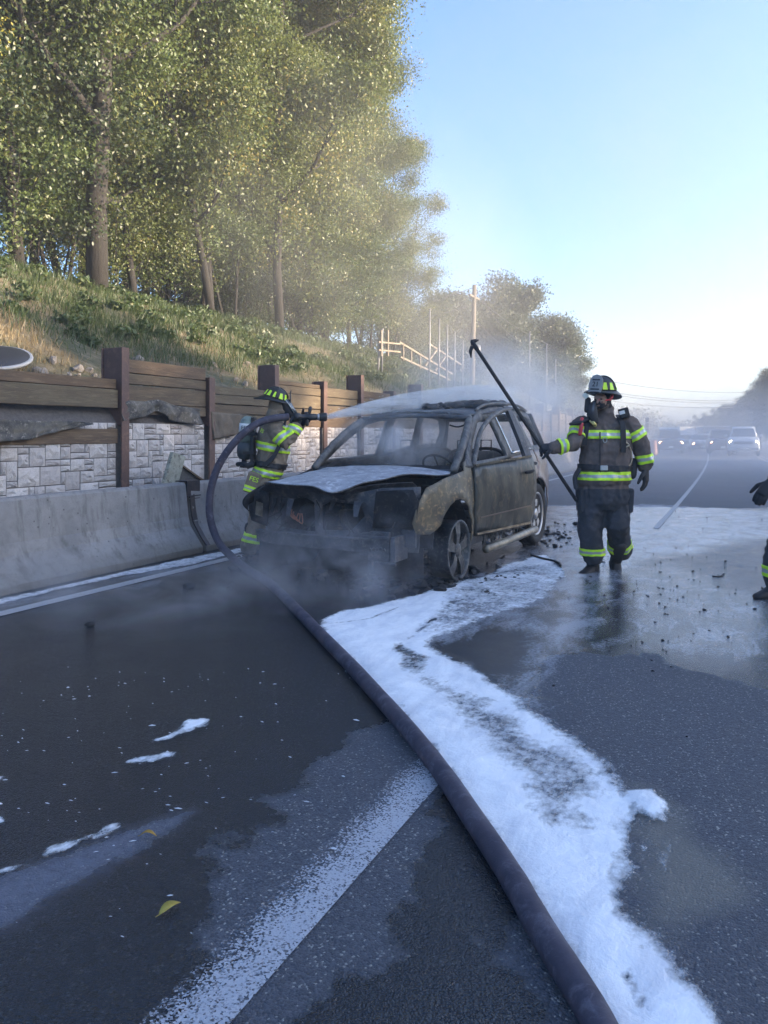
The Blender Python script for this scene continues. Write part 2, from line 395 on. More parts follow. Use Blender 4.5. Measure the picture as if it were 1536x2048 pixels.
for (a, b) in (((-.43, .845), (-.275, .845)), ((-.272, .85), (-.250, .66))):
    box(bm, ((a[0] + b[0]) / 2, 0, (a[1] + b[1]) / 2), (max(abs(a[0] - b[0]), .012), .25, max(abs(a[1] - b[1]), .012)))
box(bm, (-.246, 0, .665), (.016, .26, .014)); box(bm, (-.243, 0, .632), (.016, .22, .010))
o = from_bm('connector_plate', bm, M_dark_steel, bars[2], smooth=False); o.location = (0, .06, 0); bevel(o, .004)
# dark runoff channel below the plate
bm = bmesh.new(); pr = [(-.262, .79), (-.213, .42), (-.172, .31), (-.043, .13), (.002, .075)]
loft(bm, [[Vector((x + .001, -.035 + .02 * nz((i, 1, 2)), z)), Vector((x + .001, .03 + .02 * nz((i, 4, 2)), z)), Vector((x - .02, .03, z)), Vector((x - .02, -.035, z))] for i, (x, z) in enumerate(spline([(a, 0, b) for a, b in pr], 5)) for x, z in [(x[0], x[2])]] if False else
     [[Vector((q.x + .003, -.035 + .02 * nz((i, 1, 2), .3), q.z)), Vector((q.x + .003, .035 + .02 * nz((i, 4, 2), .3), q.z)), Vector((q.x - .02, .035, q.z)), Vector((q.x - .02, -.035, q.z))] for i, q in enumerate(spline([(a, 0, b) for a, b in pr], 5))])
o = from_bm('joint_seal', bm, M_dark_steel, bars[2], smooth=False); o.location = (0, .03, 0)

# --- retaining wall: steel posts, stone facing, timber boards
WX = -7.0
wall = thing('retaining_wall', 'retaining wall of pale stone facing with brown steel posts and timber boards on top', 'wall', (WX, 4, 0))
M_post = mat('brown_post_steel', (.125, .07, .055), (.09, .055, .048), (.17, .095, .07), scale=4, rough=.55, bump=.12, metal=.1, lo=.35, hi=.7)
t = NT('stone_facing'); oi = t.n('ObjectInfo'); s1 = t.noise(9, 6, .65); s2 = t.noise(60, 5, .7)
c = t.mix(oi.outputs['Random'], (.46, .41, .385), (.66, .60, .56)); c = t.mix(t.ramp(s1, .35, .7, 0, .6), c, (.33, .30, .29)); c = t.mix(t.ramp(s2, .5, .8, 0, .5), c, (.22, .20, .19))
gn = t.n('NewGeometry'); gs = t.noise(.9, 5, .6, gn.outputs['Position']); c = t.mix(t.ramp(gs, .50, .72, 0, .6), c, (.20, .17, .145))
t.set(Base_Color=c, Roughness=.85); t.bump(t.math('ADD', s1, t.math('MULTIPLY', s2, .4)), .55, .02)
M_stone = t.m
M_mortar = mat('mortar', (.12, .105, .10), (.09, .08, .075), rough=.95, scale=20)
posts_y = [3.55, 5.15, 7.20, 8.91, 10.60, 12.22, 13.72, 15.3, 16.9, 18.5, 20.1, 21.7, 23.3, 24.9, 26.5, 28.1, 29.7, 31.3, 32.9, 34.5, 36.1, 37.7, 39.3, 40.9, 42.5]
tops = {0: 2.49, 1: 2.25, 2: 2.49, 3: 2.23, 4: 2.55, 5: 2.38}
wb = lambda y: lane_x(y) * .9
for i, y in enumerate(posts_y):
    top = tops.get(i, (2.60 if i % 2 == 0 else 2.36)); tall = i % 2 == 0; dp = .32 if tall else .24
    bm = bmesh.new(); x = wb(y)
    box(bm, (x + .07, y - 4 + .055, top / 2), (.022, .13, top))                       # front flange
    box(bm, (x + .07 - dp / 2, y - 4 + .02, (1.53 + top) / 2), (dp - .022, .016, top - 1.53))   # web
    box(bm, (x + .07 - dp, y - 4 + .055, (1.53 + top) / 2), (.022, .13, top - 1.53))   # rear flange
    bevel(from_bm('steel_post', bm, M_post, wall, smooth=False), .004, 1)
M_wood = [mat('treated_timber_%d' % k, a, b, c_, scale=1.6, rough=.8, bump=.35, bscale=11, bdist=.012, stretch=(6, .8, 9), lo=.38, hi=.62) for k, (a, b, c_) in enumerate([((.145, .095, .056), (.09, .06, .04), (.20, .14, .085)), ((.125, .09, .056), (.082, .058, .038), (.17, .13, .08)), ((.135, .102, .062), (.095, .07, .045), (.18, .145, .09))])]
rw = random.Random(3)
for i in range(len(posts_y) - 1):
    y0, y1 = posts_y[i], posts_y[i + 1]
    z0, z1 = (1.52, 2.36) if i > 2 else [(1.30, 2.0), (1.30, 2.10), (1.70, 2.36)][i]
    if i == 2: z0 = 1.66
    if i >= 3: z1 = tops.get(i + 1, 2.36) - .06 if (i + 1) % 2 else tops.get(i, 2.36) - .10; z0 = 1.53
    hs = []; z = z0
    while z < z1 - .05: h = rw.choice((.14, .19, .24)); h = min(h, z1 - z); hs.append((z, h)); z += h
    for k, (z, h) in enumerate(hs):
        if i < 2 and k == 1: continue                                             # the dark gap below the lower boards
        bm = bmesh.new(); xa = wb(y0); xb = wb(y1); dz = rw.uniform(-.006, .006); dx = rw.uniform(-.016, .016) - .02
        L = y1 - y0 - .03; n = 5
        loft(bm, [[Vector((xa + (xb - xa) * u + dx + sx, y0 - 4 + .135 * 0 + .02 + L * u, z + dz + sz + .006 * nz((i * 3 + k, u * 4, sx * 9)))) for sx, sz in ((0.03, .006), (.03, h - .006), (-.05, h - .006), (-.05, .006))] for u in [q / n for q in range(n + 1)]])
        bmesh.ops.recalc_face_normals(bm, faces=bm.faces)
        bevel(from_bm('timber_board', bm, M_wood[rw.randrange(3)], wall, smooth=False), .006, 1)
# stones
def stone_mesh(seed):
    r = random.Random(seed); V = []; Fc = []; n = 6
    for j in range(n):
        for i in range(n):
            u = i / (n - 1) - .5; v = j / (n - 1) - .5; e = min(i, j, n - 1 - i, n - 1 - j)
            V.append((.0 if e == 0 else (.55 + r.uniform(-.3, .35) if e == 1 else .85 + r.uniform(-.42, .3)), u * (1 if e == 0 else .96), v * (1 if e == 0 else .96)))
    for j in range(n - 1):
        for i in range(n - 1): a = j * n + i; Fc.append((a, a + 1, a + n + 1, a + n))
    ring = [i for i in range(n)] + [k * n + n - 1 for k in range(1, n)] + [(n - 1) * n + i for i in range(n - 2, -1, -1)] + [k * n for k in range(n - 2, 0, -1)]
    b0 = len(V)
    for q in ring: V.append((-1.2, V[q][1], V[q][2]))
    m_ = len(ring)
    for k in range(m_): Fc.append((ring[(k + 1) % m_], ring[k], b0 + k, b0 + (k + 1) % m_))
    me = mesh_from('stone', V, Fc); me.materials.append(M_stone); return me
SM = [stone_mesh(k) for k in range(10)]
U = .072; nst = 0; far_bm = []
for i in range(len(posts_y) - 1):
    y0, y1 = posts_y[i] + .125, posts_y[i + 1] - .015; wdt = y1 - y0; z0, z1 = .42, 1.56 if i > 0 else 1.5
    nx, nz_ = int(round(wdt / U)), int(round((z1 - z0) / U)); ux = wdt / nx; uz = (z1 - z0) / nz_; occ = np.zeros((nx, nz_), bool)
    if i > 8: break
    for b in range(nz_):
        for a in range(nx):
            if occ[a, b]: continue
            w_, h_ = rw.choice(((2, 2), (3, 2), (4, 2), (3, 3), (4, 3), (2, 1), (3, 1), (4, 1), (2, 3), (3, 2)))
            w_ = min(w_, nx - a); h_ = min(h_, nz_ - b)
            while w_ > 1 and occ[a:a + w_, b:b + h_].any(): w_ -= 1
            if nx - a - w_ == 1 and not occ[min(a + w_, nx - 1), b]: w_ += 1
            while h_ > 1 and occ[a:a + w_, b:b + h_].any(): h_ -= 1
            occ[a:a + w_, b:b + h_] = True
            cy = y0 + (a + w_ / 2) * ux; cz = z0 + (b + h_ / 2) * uz; sy = w_ * ux - .010; sz = h_ * uz - .010
            loc = (wb(cy) - .012 + rw.uniform(0, .008), cy - 4, cz); sc = (.027, sy, sz)
            if nst < 296 and 0 < i and cz > .60:
                o = link('stone', SM[rw.randrange(10)], wall); o.location = loc; o.scale = sc; nst += 1
            else: far_bm.append((loc, sc))
bm = bmesh.new()
for loc, sc in far_bm:
    me = SM[rw.randrange(10)]; M_ = Matrix.Translation(loc) @ Matrix.Diagonal((*sc, 1)); vs = [bm.verts.new(M_ @ v.co) for v in me.vertices]
    for p in me.polygons: bm.faces.new([vs[k] for k in p.vertices])
tag(from_bm('stone_facing', bm, M_stone, wall, smooth=False), kind='stuff')
bm = bmesh.new(); yy = list(np.arange(-12, 60, 2.0))
loft(bm, [[Vector((wb(y) - .02, y - 4, .0)), Vector((wb(y) - .02, y - 4, 1.55)), Vector((wb(y) - .25, y - 4, 1.85)), Vector((wb(y) - .4, y - 4, 0))] for y in yy])
bmesh.ops.recalc_face_normals(bm, faces=bm.faces); from_bm('wall_core', bm, M_mortar, wall, smooth=False)

# --- fabric drapes, boards and the dark sheet on the wall
t = NT('geotextile'); g1 = t.noise(5, 6, .7); g2 = t.noise(120, 2, .6); c = t.mix(t.ramp(g1, .40, .62), (.05, .05, .05), (.13, .115, .095)); c = t.mix(t.ramp(t.noise(16, 5, .75), .55, .68), c, (.27, .24, .21)); t.set(Base_Color=c, Roughness=.95); t.bump(t.math('ADD', g1, t.math('MULTIPLY', g2, .3)), .7, .02)
M_geo = t.m
M_tarp = mat('brown_cloth', (.15, .12, .09), (.11, .09, .07), scale=7, rough=.95, bscale=90)
def drape(label, top, bot, m, seed, amp=.035, nu=46, nv=12):
    """top, bot: lists of (y, z) along the wall"""
    a = spline([(0, y, z) for y, z in top], 8); b = spline([(0, y, z) for y, z in bot], 8)
    g = lambda L, u: L[min(int(u * (len(L) - 1)), len(L) - 2)].lerp(L[min(int(u * (len(L) - 1)), len(L) - 2) + 1], u * (len(L) - 1) - min(int(u * (len(L) - 1)), len(L) - 2))
    V = []; Fc = []
    for j_ in range(nv + 1):
        for i_ in range(nu + 1):
            u = i_ / nu; v = j_ / nv; p = g(a, u).lerp(g(b, u), v)
            fold = nz((u * 7, v * 1.3, seed), 1.0) * amp + nz((u * 19, v * 4, seed), 1.) * amp * .45
            V.append((wb(p.y) + .075 + fold + .012 * v, p.y, p.z + nz((u * 9, 3, seed)) * .012 * v))
    for j_ in range(nv):
        for i_ in range(nu): q = j_ * (nu + 1) + i_; Fc.append((q, q + 1, q + nu + 2, q + nu + 1))
    me = mesh_from('fabric_drape', V, Fc); me.polygons.foreach_set('use_smooth', [True] * len(Fc))
    for v in me.vertices: v.co.x += WX
    return tag(solid(link('fabric_drape', me, None, m), .006), label, 'fabric')
def yz(px, py): p = PXp(px, py, WX + .1); return (p.y, p.z)
drape('long dirty grey fabric drooping over the stone at the left edge', [yz(-60, 835), yz(0, 838), yz(80, 842), yz(150, 842), yz(188, 846)], [yz(-60, 890), yz(0, 884), yz(60, 878), yz(120, 862), yz(188, 849)], M_geo, 1)
drape('crumpled grey fabric strip hanging under the boards between two posts', [yz(246, 800), yz(290, 803), yz(320, 800), yz(360, 812), yz(404, 818)], [yz(246, 842), yz(290, 834), yz(318, 822), yz(350, 842), yz(404, 850)], M_geo, 2, .05)
drape('brown cloth hanging in folds beside the air cylinder', [yz(424, 823), yz(450, 826), yz(480, 828), yz(500, 830)], [yz(428, 880), yz(452, 874), yz(476, 868), yz(500, 846)], M_tarp, 5, .045, 34, 10)
M_plank = mat('peeling_plank', (.34, .34, .28), (.24, .23, .18), (.07, .055, .04), scale=7, rough=.8, bscale=30, stretch=(1, 1, 1))
bm = bmesh.new(); X1 = -6.50; q = [PXp(322, 992, X1), PXp(350, 992, X1), PXp(372, 913, X1), PXp(347, 904, X1)]; loft(bm, [q, [p + Vector((-.05, -.01, 0)) for p in q]]); bmesh.ops.recalc_face_normals(bm, faces=bm.faces)
tag(bevel(from_bm('wooden_plank', bm, M_plank, None, smooth=False), .006), 'pale peeling plank leaning behind the barrier against the stone wall', 'plank')
bm = bmesh.new(); a, b, c_ = PXp(343, 962, -6.6), PXp(357, 929, -6.6), PXp(409, 960, -6.6); a.z -= .05; c_.z -= .05
d_ = Vector((-.05, .0, 0)); loft(bm, [[a, b, c_], [a + d_, b + d_, c_ + d_]]); bmesh.ops.recalc_face_normals(bm, faces=bm.faces)
o = from_bm('dark_panel', bm, mat('dark_panel_wood', (.09, .085, .08), (.06, .06, .06), rough=.8), None, smooth=False)
tag(o, 'dark triangular board with a tan top edge lying behind the barrier', 'board')
bm = bmesh.new(); beam(bm, b + Vector((.01, -.01, .012)), c_ + Vector((.01, .01, .012)), .05, .022); from_bm('edge_strip', bm, M_wood[0], o, smooth=False)
M_pan = plain('dark_plastic', (.035, .037, .045), .45)
M_panr = plain('pale_plastic_rim', (.33, .34, .36), .5)
pc = PXp(-4, 714, -7.9); root = thing('plastic_lid', 'dark oval plastic lid with a pale rim lying on the bank above the boards', 'lid', pc, 0)
bm = bmesh.new(); lathe(bm, [(.02, .05), (.2, .045), (.33, .02), (.36, -.01), (.33, -.03), (.02, -.02)], (0, 0, 0), (.30, -.30, .9), 28); from_bm('lid_shell', bm, M_pan, root)
bm = bmesh.new(); lathe(bm, [(.352, .008), (.372, .008), (.378, -.012), (.372, -.026), (.352, -.026)], (0, 0, 0), (.30, -.30, .9), 28); from_bm('lid_rim', bm, M_panr, root)
# ================================================================= foam on the road, hose
t = NT('foam_white'); cov = t.attr('cover'); f1 = t.noise(34, 5, .7, t.vec((1, .6, 1))); f2 = t.noise(9, 6, .65, None, .8)
k = t.math('ADD', cov, t.math('ADD', t.ramp(f1, .3, .7, -.26, .26), t.ramp(f2, .3, .7, -.24, .24)))
al = t.math('MULTIPLY', t.ramp(k, .16, .92), t.ramp(cov, .0, .12)); fb = t.mix(t.ramp(f2, .3, .75, 0, .6), (.90, .90, .90), (.70, .71, .76)); fb = t.mix(t.ramp(t.noise(2.6, 6, .7, t.vec((1.6, .7, 1)), 1.2), .44, .66, 0, .62), fb, (.52, .54, .60)); t.set(Base_Color=fb, Roughness=.55, Alpha=al, Specular_IOR_Level=.3)
try: t.b.inputs['Subsurface Weight'].default_value = 0.0
except Exception: pass
t.bump(t.math('ADD', t.math('MULTIPLY', f1, .6), t.math('ADD', f2, t.math('MULTIPLY', t.noise(110, 3, .6), .15))), .45, .02)
M_foam = t.m
HOSE_PX = [(498, 1141), (540, 1167), (600, 1226), (650, 1278), (700, 1329), (750, 1384), (800, 1440), (850, 1500), (895, 1560), (940, 1627), (985, 1694), (1030, 1765), (1075, 1845), (1120, 1918), (1162, 1985), (1198, 2048), (1245, 2150), (1310, 2330), (1370, 2600)]
A = [(628, 1256), (668, 1300), (722, 1360), (776, 1420), (824, 1478), (872, 1545), (918, 1612), (966, 1682), (1012, 1756), (1058, 1836), (1104, 1914), (1146, 1986), (1186, 2062), (1236, 2200), (1300, 2400), (1800, 2500), (1640, 2260), (1530, 2130), (1452, 2050), (1400, 1980), (1335, 1900), (1278, 1852), (1270, 1800), (1290, 1745), (1298, 1695), (1275, 1655), (1300, 1635), (1324, 1612), (1302, 1590), (1262, 1588), (1245, 1560), (1192, 1508), (1122, 1458), (1042, 1405), (962, 1352), (902, 1316), (862, 1296), (872, 1280), (930, 1256), (985, 1236), (1060, 1218), (1120, 1185), (1140, 1140), (1090, 1110), (1020, 1125), (960, 1152), (900, 1168), (840, 1187), (760, 1207), (690, 1222), (640, 1243)]
B = [(850, 1345), (900, 1370), (960, 1400), (1040, 1450), (1120, 1500), (1180, 1540), (1215, 1580), (1160, 1612), (1110, 1650), (1060, 1600), (1010, 1530), (960, 1470), (900, 1420), (860, 1380)]
B2 = [(800, 1290), (850, 1318), (860, 1360), (900, 1420), (860, 1380), (800, 1325), (780, 1305)]
Cc = [(900, 1180), (985, 1140), (1030, 1130), (1160, 1120), (1160, 1190), (1060, 1225), (960, 1245), (880, 1278), (820, 1275), (880, 1225)]
veins = [[(1270, 1612), (1282, 1680), (1262, 1715), (1270, 1650)], [(1290, 1760), (1305, 1790), (1270, 1830)], [(1255, 1960), (1280, 2010), (1300, 2050)], [(790, 1300), (830, 1270), (890, 1222), (905, 1205)], [(660, 1250), (740, 1240), (800, 1215)]]
pa = gp(A); xs = [p[0] for p in pa]; ys = [p[1] for p in pa]
gx = np.arange(-3.2, 1.0, .022); gy = np.arange(max(.75, min(ys)), max(ys) + .1, .022)
X, Y = [q.ravel() for q in np.meshgrid(gx, gy)]
keep = sdf(X, Y, pa) < .08; X, Y = X[keep], Y[keep]
jn = npnoise(X, Y, 5, 11) * .07 + npnoise(X, Y, 14, 12) * .035
d = -(sdf(X, Y, pa) + jn)
th = .007 * np.clip(d / .34, 0, 1)
hosew = np.array([tuple(G(x, y))[:2] for x, y in HOSE_PX]); dh = np.full(X.shape, 1e9)
for a, b in zip(hosew[:-1], hosew[1:]):
    v = b - a; tt = np.clip(((X - a[0]) * v[0] + (Y - a[1]) * v[1]) / (v @ v), 0, 1); dh = np.minimum(dh, np.hypot(X - a[0] - tt * v[0], Y - a[1] - tt * v[1]))
th += .010 * np.exp(-((dh - .13) / .12) ** 2) * (d > 0)
th += (npnoise(X, Y, 3, 13) * .007 + npnoise(X, Y, 9, 14) * .005 + npnoise(X, Y, 22, 15) * .003) * np.clip(d / .1, 0, 1)
cover = np.clip(.26 + d / .06 * .75, 0, 1.35) + (npnoise(X, Y, 2.2, 17) * .45 + npnoise(X, Y, 6, 18) * .35) * np.clip((dh - .22) / .2, 0, 1)
s = lambda pl, w: np.clip(.5 - (sdf(X, Y, gp(pl)) + jn * 1.4) / w, 0, 1)
sb = np.maximum(s(B, .22), s(B2, .1)); sc = s(Cc, .3)
cover -= sb * .90 + sc * .74 + np.clip(.5 - (sdf(X, Y, gp([(1130, 1655), (1240, 1625), (1285, 1700), (1285, 1840), (1330, 1920), (1260, 1900), (1180, 1790)])) + jn * 1.4) / .2, 0, 1) * .42; th *= (1 - sb * .72) * (1 - sc * .7)
for vn in veins:
    w_ = gp(vn); dv = np.full(X.shape, 1e9)
    for a, b in zip(w_[:-1], w_[1:]):
        v = np.array(b) - np.array(a); tt = np.clip(((X - a[0]) * v[0] + (Y - a[1]) * v[1]) / (v @ v + 1e-9), 0, 1); dv = np.minimum(dv, np.hypot(X - a[0] - tt * v[0], Y - a[1] - tt * v[1]))
    cover -= .62 * np.clip(1 - (dv + jn * .4) / .016, 0, 1) + .30 * np.clip(1 - dv / .09, 0, 1); th *= 1 - .5 * np.clip(1 - dv / .06, 0, 1)
bl = gp([(1255, 1590), (1300, 1588), (1326, 1612), (1318, 1640), (1280, 1625)]); db = np.clip(.5 - (sdf(X, Y, bl) + jn * .4) / .06, 0, 1); cover = np.maximum(cover, db * 1.3); th += db * .018
idx = -np.ones(len(keep), int); idx[np.where(keep)[0]] = np.arange(keep.sum()); nxg = len(gx)
base = (np.arange(len(gy) - 1)[:, None] * nxg + np.arange(nxg - 1)[None]).ravel(); q = np.stack([idx[base], idx[base + 1], idx[base + nxg + 1], idx[base + nxg]], -1); q = q[(q >= 0).all(1)]
me = quick_mesh('foam', np.stack([X, Y, .007 + np.maximum(th, 0)], -1), q, 4); set_attr(me, 'cover', cover); me.polygons.foreach_set('use_smooth', [True] * len(me.polygons))
tag(link('foam', me, None, M_foam), 'long trail of white foam running along the hose on the road', kind='stuff')

def foam_patch(px, seed, label, thick=.003, cov=.85, step=.02):
    w_ = gp(px); xs = [p[0] for p in w_]; ys = [p[1] for p in w_]; gx = np.arange(min(xs) - .06, max(xs) + .06, step); gy = np.arange(min(ys) - .06, max(ys) + .06, step)
    X, Y = [q.ravel() for q in np.meshgrid(gx, gy)]; d = -(sdf(X, Y, w_) + npnoise(X, Y, 9, seed) * .05 + npnoise(X, Y, 26, seed + 1) * .025)
    k = d > -.02; idx = -np.ones(len(k), int); idx[k] = np.arange(k.sum()); n = len(gx)
    base = (np.arange(len(gy) - 1)[:, None] * n + np.arange(n - 1)[None]).ravel(); q = np.stack([idx[base], idx[base + 1], idx[base + n + 1], idx[base + n]], -1); q = q[(q >= 0).all(1)]
    if len(q) == 0: return
    me = quick_mesh('foam', np.stack([X[k], Y[k], .006 + np.maximum(thick * np.clip(d[k] / .04, 0, 1) ** .5, 0)], -1), q, 4); set_attr(me, 'cover', np.clip(cov - .55 + d[k] / .03 * .6, 0, cov + .3)); me.polygons.foreach_set('use_smooth', [True] * len(me.polygons))
    return tag(link('foam', me, None, M_foam), label, kind='stuff')
foam_patch([(298, 1487), (345, 1463), (380, 1441), (422, 1441), (402, 1458), (352, 1479)], 21, 'wedge of white foam alone on the dark road', step=.012)
foam_patch([(205, 1537), (250, 1521), (318, 1510), (354, 1500), (352, 1518), (300, 1530), (238, 1535)], 22, 'broken row of foam islands on the dark road', cov=.50, step=.012)
foam_patch([(-20, 1748), (60, 1722), (130, 1690), (226, 1652), (230, 1658), (130, 1702), (60, 1733), (-20, 1760)], 23, 'thin line of foam along the dry strip', cov=.7, step=.012)
foam_patch([(-40, 1550), (12, 1553), (10, 1568), (-40, 1570)], 24, 'small foam blob at the left edge', step=.012)
foam_patch([(-40, 1632), (18, 1634), (10, 1648), (-40, 1650)], 25, 'second small foam blob at the left edge', step=.012)
foam_patch([(-150, 1228), (0, 1199), (120, 1172), (260, 1141), (400, 1112), (490, 1094), (500, 1102), (380, 1132), (250, 1153), (110, 1184), (0, 1212), (-150, 1250)], 26, 'streaky foam washed along the foot of the barrier', cov=.40, step=.025)
# flecks
bm = bmesh.new(); rr_ = random.Random(9)
for k in range(150):
    if k < 250: px = rr_.gauss(260, 230); py = 1330 + abs(rr_.gauss(0, 260))
    else: u = rr_.random(); px = 20 + 640 * u + rr_.gauss(0, 25); py = 1620 - 190 * u + rr_.gauss(0, 30)
    if px > 780 or px < -60 or py > 2040 or py < 1260: continue
    p = G(px, py); r = rr_.choice((.0015, .002, .0025, .0035)) * (1 if rr_.random() < .95 else 1.8); a = rr_.uniform(-.4, .9); L = r * rr_.uniform(1.2, 4.5)
    vs = [bm.verts.new((p.x + cos(q) * L * cos(a) - sin(q) * r * sin(a), p.y + cos(q) * L * sin(a) + sin(q) * r * cos(a), .004)) for q in [i * pi / 3 for i in range(6)]]
    tp = bm.verts.new((p.x, p.y, .004 + r * .8))
    for i in range(6): bm.faces.new((vs[i], vs[(i + 1) % 6], tp))
M_fleck = plain('foam_fleck', (.55, .56, .60), .6)
tag(from_bm('foam_flecks', bm, M_fleck), 'scattered tiny foam flecks on the wet road', kind='stuff')

# --- hose
M_hose = mat('hose_jacket', (.060, .052, .075), (.040, .036, .055), (.115, .105, .135), scale=5, rough=.55, rough2=.75, bscale=160, bump=.25, bdist=.003)
LOOP_PX = [(577, 834, 8.62), (546, 837, 8.55), (517, 846, 8.5), (488, 866, 8.45), (459, 897, 8.42), (435, 936, 8.4), (421, 984, 8.38), (420, 1033, 8.34), (436, 1082, 8.25), (464, 1114, 8.12)]
HR = .041
pts = [P(*q) for q in LOOP_PX] + [G(x, y, HR * .8) for x, y in HOSE_PX]
sp = spline(pts, 6); bm = bmesh.new(); limb(bm, sp, [HR * (1 + .03 * nz((i * .4, 0, 0))) for i in range(len(sp))], 18, round_ends=False)
hose = from_bm('fire_hose', bm, M_hose); tag(hose, 'thick dark purple fire hose snaking from the nozzle down to the foreground', 'hose')
M_scuff = mat('hose_scuff', (.17, .15, .18), (.10, .09, .12), rough=.8)
# pale scuffs: short worn collars
for fr, w_ in ():
    i = int(fr * (len(sp) - 3)); a = sp[i]; b = sp[i].lerp(sp[i + 1], min(1, .35 * w_)); bm = bmesh.new(); limb(bm, [a, a.lerp(b, .5), b], HR * 1.022, 18, round_ends=False); from_bm('worn_band', bm, M_scuff, hose)
M_noz = plain('nozzle_black', (.025, .026, .03), .4, .2); M_nozg = plain('nozzle_grey', (.5, .5, .52), .35, .6)
n0, n1 = P(588, 834, 8.62), P(653, 834, 8.72); ax = (n1 - n0).normalized(); L = (n1 - n0).length
noz = thing('hose_nozzle', 'black nozzle with grip and bail lever on the end of the hose', 'nozzle', n0)
bm = bmesh.new(); lathe(bm, [(.02, 0), (.046, .0), (.046, .06), (.03, .075), (.03, .15), (.038, .16), (.038, .245), (.030, .25), (.030, .262), (.03, .27)], (0, 0, 0), ax, 18); from_bm('nozzle_body', bm, M_noz, noz)
bm = bmesh.new(); lathe(bm, [(.03, .262), (.037, .262), (.037, .285), (.03, .285)], (0, 0, 0), ax, 18); from_bm('nozzle_ring', bm, M_nozg, noz)
bm = bmesh.new(); lathe(bm, [(.03, .285), (.047, .29), (.05, .36), (.046, L), (.03, L), (.02, L - .03)], (0, 0, 0), ax, 18); from_bm('nozzle_tip', bm, M_noz, noz)
bm = bmesh.new(); q = ax * .17; limb(bm, [q + Vector((0, 0, .02)), q + ax * .015 + Vector((0, 0, .10))], [.014, .022], 10); from_bm('bail_lever', bm, M_noz, noz)
bm = bmesh.new(); q = ax * .15; limb(bm, [q - Vector((0, 0, .02)), q - Vector((0, 0, .085))], [.018, .02], 10); from_bm('pistol_grip', bm, M_noz, noz)
# ================================================================= trees, grass, far things
def leaf_mat(name, c1, c2, c3, trans=.38):
    t = NT(name); a = t.attr('tone'); oi = t.n('ObjectInfo')
    c = t.mix(t.ramp(a, 0, 1), c1, c2); c = t.mix(t.ramp(a, .88, .98), c, c3); c = t.mix(t.math('MULTIPLY', oi.outputs['Random'], .35), c, tuple(x * .7 for x in c2))
    df = t.n('BsdfDiffuse'); tr = t.n('BsdfTranslucent'); gl = t.n('BsdfGlossy'); gl.inputs['Roughness'].default_value = .45
    t.l(c, df.inputs[0]); hs = t.n('HueSaturation'); hs.inputs['Value'].default_value = 1.5; hs.inputs['Hue'].default_value = .485; t.l(c, hs.inputs['Color']); t.l(hs.outputs[0], tr.inputs[0])
    m1 = t.n('MixShader'); m1.inputs[0].default_value = trans; t.l(df.outputs[0], m1.inputs[1]); t.l(tr.outputs[0], m1.inputs[2])
    m2 = t.n('MixShader'); m2.inputs[0].default_value = .04; t.l(m1.outputs[0], m2.inputs[1]); t.l(gl.outputs[0], m2.inputs[2]); t.l(m2.outputs[0], t.out.inputs[0]); return t.m
M_leaf = leaf_mat('leaf_green', (.046, .078, .024), (.115, .155, .042), (.20, .20, .06))
M_leaf2 = leaf_mat('leaf_olive', (.056, .086, .026), (.145, .170, .046), (.24, .21, .065))
M_leafd = leaf_mat('leaf_dark', (.028, .048, .018), (.050, .072, .024), (.09, .10, .03))
M_leafy = leaf_mat('leaf_yellow', (.22, .21, .04), (.34, .30, .05), (.45, .38, .06))
M_bark = mat('bark', (.034, .030, .028), (.022, .020, .019), (.05, .046, .042), scale=7, rough=.95, bscale=16, bump=.7, bdist=.03, stretch=(3, 3, .5))

